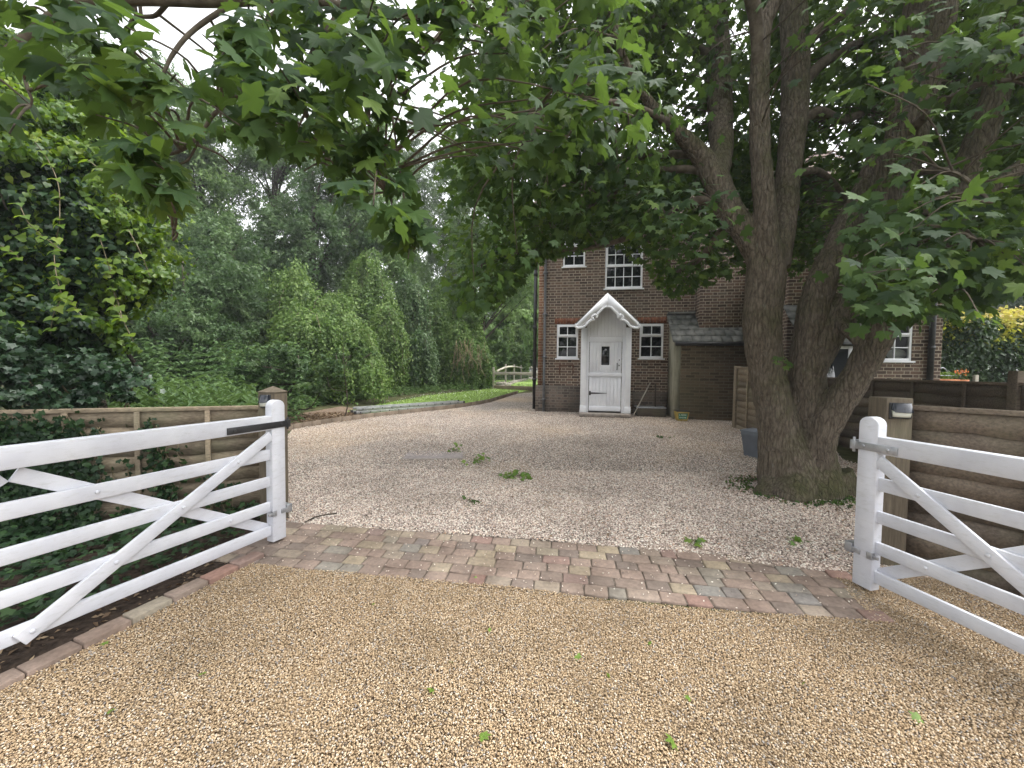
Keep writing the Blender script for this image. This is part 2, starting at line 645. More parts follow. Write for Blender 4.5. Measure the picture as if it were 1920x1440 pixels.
M['gate_paint'] = mat_gate_paint('weathered_white_gate_paint', (.51, .52, .57), (.60, .61, .65))
M['upvc'] = mat_noise('white_frame_paint', (.80, .81, .83), (.85, .86, .88), 2.0, 0.3, 0.5, bs=0)
M['soldier'] = mat_noise('red_soldier_brick', (.12, .052, .034), (.25, .105, .062), 14.0, 0.9, 0.15, stretch=(1, 1, .25), bs=0.3)
M['slate'] = mat_noise('lichened_slate', (.055, .06, .055), (.15, .15, .135), 6.0, 0.75, 0.3, bs=0.3)
M['rooftile'] = mat_noise('weathered_roof_tile', (.075, .052, .042), (.15, .105, .085), 9.0, 0.85, 0.2, bs=0.4)
M['render'] = mat_noise('stained_render', (.16, .15, .105), (.30, .285, .215), 5.0, 0.9, 0.15, stretch=(1, 1, .3), bs=0.25)
M['stone'] = mat_noise('step_stone', (.22, .19, .165), (.33, .29, .25), 12.0, 0.85, 0.2)
M['black'] = mat_noise('black_ironwork', (.012, .012, .013), (.03, .03, .032), 12.0, 0.45, 0.5, bs=0.1)
M['pipe'] = mat_noise('grey_pipe', (.10, .105, .11), (.17, .175, .18), 6.0, 0.5, 0.4, bs=0)
M['galv'] = mat_noise('galvanised_steel', (.30, .31, .33), (.44, .45, .47), 18.0, 0.42, 0.5, metal=0.7, bs=0.05)
M['alu'] = mat_noise('dull_aluminium', (.30, .305, .30), (.45, .455, .45), 9.0, 0.45, 0.5, metal=0.6, bs=0.05)
M['post'] = mat_wood('post_timber', (.13, .108, .08), (.27, .228, .165), 2, moss=(.12, .13, .07))
M['fence'] = mat_wood('weathered_fence_timber', (.13, .108, .08), (.31, .262, .195), 0, moss=(.13, .14, .08))
M['fence_dark'] = mat_wood('brown_stained_timber', (.082, .068, .055), (.20, .166, .132), 0, moss=(.085, .09, .05))
M['rail'] = mat_wood('silvered_timber', (.42, .39, .32), (.66, .62, .53), 0)
M['sleeper'] = mat_wood('edging_timber', (.17, .135, .10), (.33, .265, .20), 0)
M['solar_cell'] = mat_noise('solar_cell', (.012, .014, .02), (.02, .024, .035), 30.0, 0.12, 0.6, bs=0)
M['lampwhite'] = mat_noise('frosted_lamp_plastic', (.62, .62, .52), (.74, .74, .64), 3.0, 0.4, 0.5, bs=0)
M['binplastic'] = mat_noise('slate_grey_plastic', (.12, .135, .16), (.16, .18, .21), 4.0, 0.45, 0.45, bs=0.05)
M['yellow'] = mat_noise('yellow_tub_paint', (.34, .24, .05), (.48, .36, .10), 8.0, 0.55, 0.4, bs=0.1)
M['green'] = mat_noise('green_label', (.02, .14, .09), (.035, .22, .14), 6.0, 0.5, 0.4, bs=0)
M['pale'] = mat_noise('pale_print', (.62, .74, .62), (.72, .82, .70), 6.0, 0.5, 0.4, bs=0)
M['terracotta'] = mat_noise('terracotta', (.36, .13, .06), (.50, .21, .10), 9.0, 0.8, 0.2)
M['soil'] = mat_noise('dark_soil', (.018, .013, .010), (.055, .04, .03), 26.0, 0.95, 0.1, bs=0.9, bd=0.02)
M['joint_sand'] = mat_noise('joint_sand', (.10, .085, .07), (.19, .165, .135), 40.0, 0.95, 0.1, bs=0.5)
M['bark_mulch'] = mat_noise('leaf_litter', (.075, .052, .038), (.24, .18, .13), 30.0, 0.95, 0.1, bs=0.8, bd=0.015)
M['grass'] = mat_noise('lawn_turf', (.15, .24, .055), (.26, .36, .10), 5.0, 0.9, 0.15, bs=0.5, bd=0.01)
M['earth'] = mat_noise('dark_earth', (.03, .034, .014), (.085, .085, .04), 3.0, 0.95, 0.1, bs=0.6, bd=0.03)  # dark soil and undergrowth colour
M['manhole'] = mat_noise('manhole_tarmac', (.20, .175, .165), (.30, .265, .25), 25.0, 0.85, 0.25, bs=0.3)
M['dry'] = mat_noise('dry_stem', (.16, .12, .075), (.30, .235, .15), 12.0, 0.9, 0.1, bs=0.2)
M['log'] = mat_noise('pale_log', (.16, .14, .115), (.36, .33, .28), 12.0, 0.9, 0.15)
M['petal'] = mat_noise('orange_petal', (.65, .16, .03), (.80, .26, .06), 9.0, 0.6, 0.3, bs=0)
M['daisy'] = mat_noise('white_petal', (.70, .70, .64), (.80, .80, .76), 9.0, 0.7, 0.2, bs=0)


def mat_bark():
    m, nt, b = new_mat('maple_bark', 0.92, 0.12)
    v = coord(nt, (15, 15, 3.2))
    f = noise(nt, v, 3.4, 9.0, 0.72)
    v2 = coord(nt)
    c = ramp(nt, f, [(0.30, (.042, .035, .027)), (0.45, (.135, .11, .083)), (0.60, (.21, .175, .136)), (0.75, (.285, .245, .20))])
    li = noise(nt, coord(nt, (1, 1, .45)), 24.0, 6.0, 0.75)
    big = noise(nt, v2, 1.6, 4.0)
    # pale lichen speckle and green moss patches of their own
    c = mixc(nt, mth(nt, 'MULTIPLY', ramp_fac(nt, li, 0.60, 0.68), 0.6), c, (.34, .33, .29))
    ge = nt.nodes.new('ShaderNodeNewGeometry')
    sn = nt.nodes.new('ShaderNodeSeparateXYZ')
    nt.links.new(ge.outputs['Normal'], sn.inputs[0])
    side = mth(nt, 'ADD', mth(nt, 'MULTIPLY', sn.outputs[2], 0.35), mth(nt, 'MULTIPLY', sn.outputs[0], 0.10))
    ms = mth(nt, 'ADD', big, side)
    ms = mth(nt, 'ADD', ms, mth(nt, 'MULTIPLY', mth(nt, 'SUBTRACT', li, 0.5), 0.55))
    mc = ramp(nt, f, [(0.3, (.030, .034, .014)), (0.7, (.105, .112, .042))])
    c = mixc(nt, mth(nt, 'MULTIPLY', ramp_fac(nt, ms, 0.42, 0.78), 0.85), c, mc)
    # long ragged fissures between the bark plates
    wv = nt.nodes.new('ShaderNodeVectorMath')
    wv.operation = 'ADD'
    nzc = nt.nodes.new('ShaderNodeTexNoise')
    nzc.inputs['Scale'].default_value = 5.0
    nt.links.new(v2, nzc.inputs['Vector'])
    nt.links.new(coord(nt, (13, 13, 2.6)), wv.inputs[0])
    nt.links.new(nzc.outputs['Color'], wv.inputs[1])
    vo = nt.nodes.new('ShaderNodeTexVoronoi')
    vo.feature = 'DISTANCE_TO_EDGE'
    vo.inputs['Scale'].default_value = 1.6
    nt.links.new(wv.outputs[0], vo.inputs['Vector'])
    crack = ramp_fac(nt, vo.outputs['Distance'], 0.0, 0.14)
    c = mixc(nt, mth(nt, 'MULTIPLY', mth(nt, 'SUBTRACT', 1.0, crack), 0.38), c, (.036, .030, .023))
    nt.links.new(c, b.inputs['Base Color'])
    bump(nt, b, mth(nt, 'ADD', mth(nt, 'MULTIPLY', crack, 0.4), mth(nt, 'ADD', f, mth(nt, 'MULTIPLY', li, 0.4))), 1.0, 0.03)
    return m


M['bark'] = mat_bark()
M['bark_far'] = mat_noise('woodland_bark', (.035, .030, .024), (.11, .095, .075), 6.0, 0.95, 0.1, stretch=(3, 3, .7), bs=0.5, bd=0.03)
M['twig'] = mat_noise('twig_bark', (.075, .06, .045), (.15, .125, .095), 14.0, 0.9, 0.15, bs=0.3)
M['vine'] = mat_noise('vine_stem', (.11, .09, .055), (.2, .17, .11), 14.0, 0.9, 0.15, bs=0.2)

M['maple'] = mat_leaf('maple_leaf', [(0, (.022, .048, .025)), (.45, (.042, .085, .032)), (.8, (.070, .128, .036)), (1, (.12, .185, .04))], (.18, .29, .03), 0.42, 0.55, 0.2)
M['ivy_bright'] = mat_leaf('creeper_leaf', [(0, (.03, .075, .012)), (.45, (.075, .145, .018)), (.8, (.14, .22, .022)), (1, (.21, .28, .03))], (.26, .40, .02), 0.45, 0.4, 0.4)  # also the lit rim tone of the big creeper
M['ivy_dark'] = mat_leaf('ivy_leaf', [(0, (.008, .022, .010)), (.6, (.017, .042, .016)), (1, (.036, .075, .024))], (.07, .14, .02), 0.2, 0.5, 0.22)  # also the shaded tone of the big creeper
M['ivy_gloss'] = mat_leaf('glossy_ivy_leaf', [(0, (.014, .036, .018)), (.6, (.03, .065, .03)), (1, (.055, .10, .045))], (.07, .14, .02), 0.15, 0.36, 0.4)
M['wood_leaf'] = mat_leaf('woodland_leaf', [(0, (.050, .10, .034)), (.5, (.112, .192, .062)), (1, (.19, .28, .10))], (.2, .31, .10), 0.44, 0.5, 0.35)
M['dark_leaf'] = mat_leaf('dark_shrub_leaf', [(0, (.034, .076, .028)), (.6, (.084, .152, .054)), (1, (.15, .222, .095))], (.13, .22, .06), 0.36, 0.45, 0.4)
M['pale_leaf'] = mat_leaf('pale_poplar_leaf', [(0, (.07, .115, .055)), (.6, (.11, .165, .08)), (1, (.16, .22, .115))], (.2, .3, .11), 0.38, 0.5, 0.35)
M['vine_leaf'] = mat_leaf('hanging_vine_leaf', [(0, (.052, .104, .026)), (.5, (.118, .20, .048)), (1, (.20, .285, .085))], (.18, .32, .05), 0.34, 0.5, 0.35)
M['nettle'] = mat_leaf('nettle_leaf', [(0, (.05, .10, .036)), (.6, (.09, .16, .055)), (1, (.14, .22, .085))], (.2, .32, .07), 0.34, 0.5, 0.3)
M['hedge_leaf'] = mat_leaf('hedge_leaf', [(0, (.022, .05, .022)), (.6, (.04, .082, .03)), (1, (.07, .12, .04))], (.12, .22, .03), 0.3, 0.4, 0.4)
M['hedge_tip'] = mat_leaf('golden_hedge_tip', [(0, (.14, .22, .03)), (.35, (.27, .33, .04)), (.75, (.46, .44, .07)), (1, (.52, .40, .14))], (.5, .52, .05), 0.42, 0.45, 0.35)
M['conifer'] = mat_leaf('conifer_spray', [(0, (.035, .062, .034)), (.6, (.062, .10, .052)), (1, (.10, .145, .08))], (.1, .17, .06), 0.25, 0.55, 0.3)
M['blade'] = mat_leaf('grass_blade', [(0, (.11, .18, .04)), (.6, (.17, .26, .06)), (1, (.26, .35, .11))], (.24, .36, .05), 0.35, 0.5, 0.3)
M['fresh'] = mat_leaf('fresh_green_leaf', [(0, (.06, .13, .02)), (.6, (.12, .22, .035)), (1, (.21, .30, .06))], (.25, .4, .04), 0.35, 0.45, 0.35)
M['dead_leaf'] = mat_leaf('dead_leaf', [(0, (.075, .05, .034)), (.5, (.165, .11, .07)), (1, (.32, .245, .165))], (.3, .15, .05), 0.2, 0.6, 0.25)

SHINGLE = [(0, (.18, .13, .088)), (.10, (.30, .21, .122)), (.35, (.385, .275, .16)), (.62, (.48, .355, .215)), (.84, (.57, .45, .31)), (.94, (.68, .59, .47)), (.97, (.27, .25, .24)), (1, (.38, .36, .33))]
DRIVE = [(0, (.11, .095, .085)), (.18, (.27, .23, .20)), (.45, (.44, .385, .335)), (.7, (.58, .52, .46)), (.88, (.70, .65, .59)), (.95, (.42, .29, .20)), (1, (.30, .29, .29))]
M['shingle'] = mat_stones('tan_shingle', [(p, tuple(c * .90 for c in q)) for p, q in SHINGLE], 0.5)
M['chips'] = mat_stones('pinkish_stone_chips', [(p, tuple(min(.8, c * k) for c, k in zip(q, (1.28, 1.21, 1.18)))) for p, q in DRIVE], 0.75)
M['shingle_bed'] = mat_gravel('tan_shingle_bed', [(p, tuple(c * .72 for c in q)) for p, q in SHINGLE], 120.0, 0.006)
M['drive_bed'] = mat_gravel('pale_gravel_bed', DRIVE, 48.0, 0.012, warm=(.46, .34, .21))


def mat_pavers():
    m, nt, b = new_mat('tumbled_paver', 0.85, 0.25)
    r = rnd_attr(nt)
    c = ramp(nt, r, [(0, (.165, .135, .115)), (.2, (.215, .168, .138)), (.45, (.25, .19, .155)), (.62, (.245, .205, .165)), (.8, (.30, .25, .175)), (.92, (.185, .178, .165)), (1, (.25, .155, .125))])
    v = coord(nt)
    f = noise(nt, v, 35.0, 5.0, 0.65)
    c = mixc(nt, 1.0, c, ramp(nt, f, [(0.3, (.75, .75, .75)), (0.7, (1.22, 1.2, 1.18))]), 'MULTIPLY')
    big = noise(nt, v, 3.0, 4.0)
    c = mixc(nt, 1.0, c, ramp(nt, big, [(0.35, (.72, .70, .69)), (0.65, (1.1, 1.1, 1.1))]), 'MULTIPLY')
    nt.links.new(c, b.inputs['Base Color'])
    bump(nt, b, f, 0.4, 0.004)
    return m


M['paver'] = mat_pavers()


def mat_glass(name, clear):
    m, nt, b = new_mat(name, 0.03, 0.6)
    b.inputs['Base Color'].default_value = (.012, .014, .016, 1)
    v = coord(nt)
    bump(nt, b, noise(nt, v, 2.5, 2.0), 0.05, 0.02)
    if clear:
        t = nt.nodes.new('ShaderNodeBsdfTransparent')
        t.inputs['Color'].default_value = (.85, .88, .88, 1)
        mx = nt.nodes.new('ShaderNodeMixShader')
        mx.inputs[0].default_value = clear
        nt.links.new(b.outputs[0], mx.inputs[1])
        nt.links.new(t.outputs[0], mx.inputs[2])
        nt.links.new(mx.outputs[0], nt.nodes['Material Output'].inputs['Surface'])
    return m


M['glass'] = mat_glass('window_glass', 0.0)
M['glass_clear'] = mat_glass('clear_window_glass', 0.65)


# ------------------------------------------------------------------ the ground
def build_ground():
    mb = MB()
    xs = np.linspace(-160, 160, 9)
    ys = [-60, 2.0, 6, 12, 22.0, 60, 260]
    for i, y in enumerate(ys):
        for x in xs: mb.v.append((x, y, g(y))); mb.r.append(.5)
    n = len(xs)
    for i in range(len(ys) - 1):
        for j in range(n - 1):
            mb.f.append((i * n + j, i * n + j + 1, (i + 1) * n + j + 1, (i + 1) * n + j))
    tag(mb.build('ground', M['earth']), kind='structure')


build_ground()

near_edge = [G(455, 1058), G(900, 1097), G(1250, 1140), G(1640, 1168)]
far_edge = [G(545, 984), G(900, 1008), G(1100, 1023), G(1300, 1046), G(1600, 1082)]
kerb_in = [G(460, 1066), G(0, 1303)]
kd = norm((kerb_in[1] - kerb_in[0])[:2])
kerb_pts = [kerb_in[0][:2] - kd * 0.15, kerb_in[0][:2] + kd * 4.5]

front_poly = [kerb_pts[1], kerb_pts[0]] + [p[:2] for p in near_edge] + [np.array([2.32, 2.72]), np.array([2.95, 2.95]), np.array([5.2, 1.75]), np.array([5.2, kerb_pts[1][1]])]
sheet('front_gravel', front_poly, M['shingle_bed'], 0.004)

edge_px = [(548, 806), (620, 794), (700, 783), (790, 773), (870, 763), (915, 755), (945, 746), (970, 738)]
edge_pts = [G(*p) for p in edge_px]
back_line = [G(1003, 735)]
drive_poly = [p[:2] for p in far_edge[:1]] + [np.array([-2.55, 3.72]), np.array([-2.95, 4.25])] + [p[:2] for p in edge_pts] + [G(1000, 734)[:2] + np.array([.6, 0])] + \
             [np.array([2.0, 13.0]), np.array([7.5, 9.5]), np.array([5.2, 6.0]), np.array([5.0, 2.6])] + [p[:2] for p in far_edge[:0:-1]]
sheet('gravel_drive', drive_poly, M['drive_bed'], 0.005)
lawn_poly = [p[:2] for p in edge_pts[2:]] + [G(985, 733)[:2], np.array([1.5, 17.5]), np.array([3.5, 22.0]), np.array([3.0, 30]), np.array([-3, 30]),
             G(905, 731)[:2], G(800, 742)[:2], G(720, 757)[:2], G(650, 772)[:2]]
sheet('lawn', lawn_poly, M['grass'], 0.008)
mulch_poly = [p[:2] for p in edge_pts[:3]] + [G(690, 770)[:2], G(640, 762)[:2], G(560, 776)[:2], np.array([-5.2, 8.0])]
sheet('litter_strip', mulch_poly, M['bark_mulch'], 0.005)
bed_poly = [kerb_pts[0], kerb_pts[1], np.array([-6.5, kerb_pts[1][1]]), np.array([-6.5, 3.6]), np.array([-2.2, 3.7])]
sheet('soil_bed', bed_poly, M['soil'], 0.006)

# ------------------------------------------------------------------ tumbled paver strip and brick edging
def build_paving():
    mb = MB()
    a0, a1 = near_edge[0][:2], near_edge[-1][:2]
    b0, b1 = far_edge[0][:2], far_edge[-1][:2]
    e = norm(a1 - a0)
    f = np.array([-e[1], e[0]])
    v = -0.01
    rows = [.112, .116, .112, .116, .112, .116]
    for r, h in enumerate(rows):
        u = -0.4 - random.random() * .15
        while u < 5.0:
            w = random.choice([.118, .158, .158, .178, .21])
            c = a0 + e * (u + w / 2) + f * (v + h / 2)
            if -.34 + .30 * v < u + w / 2 < 4.28 + .25 * v:
                mb.cr = random.random()
                k = 0.0035
                q = []
                for sx, sy in ((0, 0), (1, 0), (1, 1), (0, 1)):
                    j = lambda: random.uniform(-.003, .003)
                    q.append(a0 + e * (u + k + sx * (w - 2 * k) + j()) + f * (v + k + sy * (h - 2 * k) + j()))
                top = 0.022 + random.uniform(-.004, .004)
                tilt = [random.uniform(-.002, .002) for _ in range(4)]
                # worn, rounded arris: outline at three heights
                cen = sum(q) / 4
                rings = []
                for dz, ins in ((-0.03, 1.0), (top - .009, 1.0), (top - .002, .955), (top, .87)):
                    rings.append([(*(cen + (p - cen) * ins), g(p[1]) + dz + tilt[i]) for i, p in enumerate(q)])
                vs = [p for rg in rings for p in rg]
                fs = [(i * 4 + j, i * 4 + (j + 1) % 4, i * 4 + 4 + (j + 1) % 4, i * 4 + 4 + j) for i in range(3) for j in range(4)]
                fs.append((12, 13, 14, 15))
                mb.add(vs, fs)
            u += w
        v += h
    tag(mb.build('brick_paving', M['paver'], rnd=True, smooth=False), kind='structure')
    base = [a0 - e * .33 - f * .005, a0 + e * 4.28 - f * .005, a0 + e * 4.42 + f * .68, a0 - e * .14 + f * .68]
    sheet('paving_bed', base, M['joint_sand'], 0.009)


build_paving()


def build_kerb():
    mb = MB()
    n = np.array([kd[1], -kd[0]])
    if n[0] > 0: n = -n
    u = 0.0
    while u < 4.6:
        w = random.uniform(.195, .21)
        mb.cr = random.choice([random.uniform(.1, .5), random.uniform(.3, .55), random.uniform(.85, 1.0)])
        p = kerb_pts[0] + kd * u
        o = (p[0], p[1], g(p[1]))
        zt = .045 + random.uniform(-.004, .004)
        mb.frame_box(o, (*kd, 0), (*n, 0), (0, 0, 1), .003, w - .003, 0 + random.uniform(-.003, .003), .105, -.05, zt)
        u += w
    tag(mb.build('kerb', M['paver'], rnd=True, bevel=.006), kind='structure')


build_kerb()


# ------------------------------------------------------------------ loose stones
ICO = None


def ico():
    t = (1 + 5 ** .5) / 2
    V = np.array([(-1, t, 0), (1, t, 0), (-1, -t, 0), (1, -t, 0), (0, -1, t), (0, 1, t), (0, -1, -t), (0, 1, -t), (t, 0, -1), (t, 0, 1), (-t, 0, -1), (-t, 0, 1)]) / math.sqrt(1 + t * t)
    F = np.array([(0, 11, 5), (0, 5, 1), (0, 1, 7), (0, 7, 10), (0, 10, 11), (1, 5, 9), (5, 11, 4), (11, 10, 2), (10, 7, 6), (7, 1, 8),
                  (3, 9, 4), (3, 4, 2), (3, 2, 6), (3, 6, 8), (3, 8, 9), (4, 9, 5), (2, 4, 11), (6, 2, 10), (8, 6, 7), (9, 8, 1)])
    return V, F


OCT = (np.array([(1, 0, 0), (-1, 0, 0), (0, 1, 0), (0, -1, 0), (0, 0, 1), (0, 0, -1.0)]),
       np.array([(0, 2, 4), (2, 1, 4), (1, 3, 4), (3, 0, 4), (2, 0, 5), (1, 2, 5), (3, 1, 5), (0, 3, 5)]))


def stones(name, P, size, flat, tpl, m, smooth):
    n = len(P)
    tv, tf = tpl
    k = len(tv)
    sx = size * rng.uniform(.75, 1.5, n)
    sy = size * rng.uniform(.6, 1.0, n)
    sz = size * flat * rng.uniform(.7, 1.2, n)
    V = tv[None] * np.stack([sx, sy, sz], 1)[:, None]
    if not smooth:
        V = V * rng.uniform(.75, 1.2, (n, k, 1))
    a = rng.uniform(0, 2 * math.pi, n)
    tl = rng.normal(0, .35, n)
    c, s = np.cos(tl)[:, None], np.sin(tl)[:, None]
    X, Z = V[..., 0] * c - V[..., 2] * s, V[..., 0] * s + V[..., 2] * c
    c, s = np.cos(a)[:, None], np.sin(a)[:, None]
    X, Y = X * c - V[..., 1] * s, X * s + V[..., 1] * c
    W = np.stack([X, Y, Z], 2) + P[:, None]
    Fc = (tf[None] + (np.arange(n) * k)[:, None, None]).reshape(-1)
    me = raw_mesh(name, W.reshape(-1, 3), Fc, np.full(n * len(tf), 3), np.repeat(rng.random(n), k))
    return tag(link_mesh(name, me, m, None, smooth), kind='stuff')


def scatter(poly, step, y0, y1, x0, x1, dz, jit=.55):
    X, Y = np.meshgrid(np.arange(x0, x1, step), np.arange(y0, y1, step))
    X, Y = X.ravel(), Y.ravel()
    X = X + rng.uniform(-jit, jit, len(X)) * step
    Y = Y + rng.uniform(-jit, jit, len(Y)) * step
    k = inside(poly, X, Y) & (np.abs(X) < 1.42 * Y + .75)
    X, Y = X[k], Y[k]
    Z = np.array([g(y) for y in Y]) + dz + rng.uniform(-.003, .004, len(Y))
    # faint wheel tracks running up the drive, and uneven raking
    rut = sum(np.exp(-((X - .12 * (Y - 2) * s - c) / .16) ** 2) for c, s in ((-.95, .3), (.55, .5), (-1.5, -.6), (1.5, .2)))
    Z += .007 * (1 - np.minimum(rut, 1)) + .003 * np.sin(X * 7.3 + np.sin(Y * 3.1) * 2) * np.sin(Y * 5.7 + X * 1.3)
    return np.stack([X, Y, Z], 1)


P = scatter(front_poly, .0088, .8, 3.1, -3.2, 4.4, .008)
P = np.vstack([P, scatter(front_poly, .0135, .8, 3.1, -3.2, 4.4, .0125, .9)])
stones('loose_shingle', P, .0047, .6, ico(), M['shingle'], True)
P = scatter(drive_poly, .0165, 2.6, 5.2, -2.6, 5.0, .010, .8)
P = np.vstack([P, scatter(drive_poly, .024, 4.2, 10.8, -5.5, 6.0, .012, .9)])
P = np.vstack([P, scatter(drive_poly, .0165, 2.6, 4.2, -2.6, 5.0, .014, .9)])
stones('loose_gravel', P, .0098, .5, OCT, M['chips'], False)
# a few strays kicked onto the pavers
pv = np.array([near_edge[0][:2]] + [p[:2] for p in near_edge[1:]] + [p[:2] for p in far_edge[::-1]])
P = scatter(pv, .085, 2.2, 3.8, -2.3, 2.9, .027, .9)
stones('stray_gravel', P, .006, .6, OCT, M['chips'], False)


# ------------------------------------------------------------------ field gates
RAILS = [(.945, 1.055), (.70, .785), (.485, .565), (.28, .36), (.085, .165)]


def build_gate(O, d, L, label, hinge_mat, strap, far_hinge):
    d = norm(np.array([d[0], d[1], 0.0]))
    n = np.array([-d[1], d[0], 0.0])
    if n @ (np.array([0, 0, 0]) - np.array([O[0], O[1], 0])) < 0: n = -n
    z = np.array([0, 0, 1.0])
    o = np.array([O[0], O[1], g(O[1]) + .012])
    root = empty('field_gate', o, 0, label, 'gate', 'pair of open white gates')
    st = MB()
    w, h = .058, 1.18
    arc = [(w * math.cos(a), h - w * .9 + w * .9 * math.sin(a)) for a in np.linspace(0, math.pi, 9)]
    st.prism([(-w, .03), (w, .03)] + arc, o + n * .0375, d, z, -n, .075)
    st.build('gate_stile', M['gate_paint'], root, bevel=.006)
    for i, (a, b) in enumerate(RAILS):
        mb = MB()
        th = (.0365, -.03) if i == 0 else (.014, -.014)
        mb.frame_box(o, d, n, z, w - .012, L, th[1], th[0], a, b)
        mb.build('gate_rail', M['gate_paint'], root, bevel=.004)
    end = MB()
    end.frame_box(o, d, n, z, L + .001, L + .085, -.035, .035, .05, 1.09)
    end.build('gate_stile', M['gate_paint'], root, bevel=.005)
    m_ = L * .56
    for s0, z0, s1, z1, f in ((.06, .90, m_ + .0, .10, 1), (.05, .13, m_ - .02, .91, -1), (m_ + .10, .10, L, .90, 1), (m_ + .02, .91, L, .13, -1)):
        mb = MB()
        c = n * (f * .0255)
        mb.bar(o + d * s0 + z * z0 + c, o + d * s1 + z * z1 + c, .075, .022, n)
        mb.build('gate_brace', M['gate_paint'], root, bevel=.003)
    def bolt(c):
        b_ = MB()
        b_.disc(c, n, .011, .007, 10)
        b_.build('bolt', M['gate_paint'], root, smooth=True)
    for a, b in RAILS[1:]:
        zc = (a + b) / 2
        for s0, z0, s1, z1, off in ((.06, .90, m_, .10, .0365), (m_ + .10, .10, L, .90, .0365), (.05, .13, m_ - .02, .91, .0145), (m_ + .02, .91, L, .13, .0145)):
            t = (zc - z0) / (z1 - z0)
            if 0 < t < 1: bolt(o + d * (s0 + (s1 - s0) * t) + z * zc + n * off)
    hb = MB()
    hb.frame_box(o, d, n, z, -w - .035, strap, .0376, .0455, .955, 1.005)
    hb.frame_box(o, d, n, z, -w - .045, -w - .012, -.02, .0475, .95, 1.01)
    for s in (-.02, strap - .05):
        hb.disc(o + d * s + z * .98 + n * .0456, n, .012, .006, 10)
    hb.tube([o + d * (-w - .03) + n * .03 + z * .93, o + d * (-w - .03) + n * .03 + z * 1.03], .009, 8)
    hb.build('hinge_strap', hinge_mat, root, bevel=.002)
    lo = MB()
    lo.frame_box(o, d, n, z, -w - .04, -w + .045, .0378, .046, .245, .28)
    lo.frame_box(o, d, n, z, w - .03, w + .004, .02, .0465, .24, .285)
    lo.frame_box(o, d, n, z, w - .0, w + .035, .03, .0405, .252, .272)
    lo.frame_box(o, d, n, z, -w - .05, -w - .004, -.03, .0476, .235, .30)
    lo.build('hinge_bracket', M['galv'], root, bevel=.002)
    return root


gl = G(519, 1020)
build_gate((gl[0], gl[1]), (-.357, -.934), 2.45, 'white five-bar gate with a long black iron hinge strap, open beside the ivy bed', M['black'], .40, True)
gr = G(1619, 1110)
build_gate((gr[0] + .01, gr[1]), (.21, -.977), 2.1, 'white five-bar gate with a short grey steel hinge, open before the brown fence', M['galv'], .17, True)

E_DIR = norm(np.array([4.3, -.62]))


def build_post(name, c, s, ztop, cap, label):
    e = np.array([*E_DIR, 0.0])
    f = np.array([-E_DIR[1], E_DIR[0], 0.0])
    o = np.array([c[0], c[1], g(c[1])])
    root = empty(name, o, 0, label, 'gate post')
    mb = MB()
    mb.frame_box(o, e, f, (0, 0, 1), -s, s, -s, s, -.3, ztop - o[2])
    mb.build('post_shaft', M['post'], root, bevel=.006)
    if cap:
        mb = MB()
        zt = ztop - o[2] + .001
        mb.frame_box(o, e, f, (0, 0, 1), -s - .004, s + .004, -s - .004, s + .004, zt, zt + .006)
        b = [o + e * (x * (s + .004)) + f * (y * (s + .004)) + np.array([0, 0, zt + .006]) for x, y in ((-1, -1), (1, -1), (1, 1), (-1, 1))]
        mb.add(b + [o + np.array([0, 0, zt + .058])], [(0, 1, 4), (1, 2, 4), (2, 3, 4), (3, 0, 4)])
        mb.build('post_cap', M['post'], root)
    return o, e, f


lp = at(514, 900, 3.52)
o1, e1, f1 = build_post('gate_post', (lp[0], lp[1]), .082, 1.262, True, 'weathered square timber post with a pyramid cap, beside the black-hinged gate')
rp = at(1662, 900, 2.93)
o2, e2, f2 = build_post('gate_post', (rp[0], rp[1]), .088, 1.315, False, 'weathered flat-topped timber post at the end of the brown fence')


def solar_light(o, e, f, s, zc, w, label, style):
    """small wall lamp on a post's front face: cell on top, frosted body below"""
    c = o + f * (-s) + np.array([0, 0, zc - o[2]])
    root = empty('solar_light', c, 0, label, 'solar light')
    z = np.array([0, 0, 1.0])
    out = -f
    back = MB()
    back.frame_box(c, e, out, z, -w * .54, w * .54, .0, .012, -.062, .056)
    back.build('backplate', M['black'], root, bevel=.004)
    body = MB()
    k = 9
    prof = [(-w * .47, .013)] + [(w * .47 * math.sin(a), .013 + .05 * math.cos(a)) for a in np.linspace(-1.35, 1.35, k)] + [(w * .47, .013)]
    lo_ = [c + e * (x * .88) + out * (.013 + (y - .013) * .8) + z * -.047 for x, y in prof]
    hi_ = [c + e * x + out * y + z * .004 for x, y in prof]
    n = len(prof)
    body.add(lo_ + hi_, [tuple(range(n - 1, -1, -1)), tuple(range(n, 2 * n))] + [(i, (i + 1) % n, (i + 1) % n + n, i + n) for i in range(n)])
    body.build('lamp_body', M['lampwhite'], root)
    hood = MB()
    prof2 = [(-w * .52, .013)] + [(w * .52 * math.sin(a), .013 + .062 * math.cos(a)) for a in np.linspace(-1.4, 1.4, k)] + [(w * .52, .013)]
    m_ = len(prof2)
    a_ = [c + e * x + out * y + z * (.005 - .018 * (y > .04)) for x, y in prof2]
    b_ = [c + e * (x * .86) + out * (.013 + (y - .013) * .55) + z * .055 for x, y in prof2]
    hood.add(a_ + b_, [tuple(range(m_ - 1, -1, -1)), tuple(range(m_, 2 * m_))] + [(i, (i + 1) % m_, (i + 1) % m_ + m_, i + m_) for i in range(m_)])
    hood.build('solar_panel', M['solar_cell'], root, bevel=.002)


solar_light(o1, e1, f1, .082, 1.19, .095, 'small solar lamp fixed to the pyramid-capped post', 0)
solar_light(o2, e2, f2, .088, 1.225, .135, 'black and cream solar lamp fixed to the flat-topped post', 1)


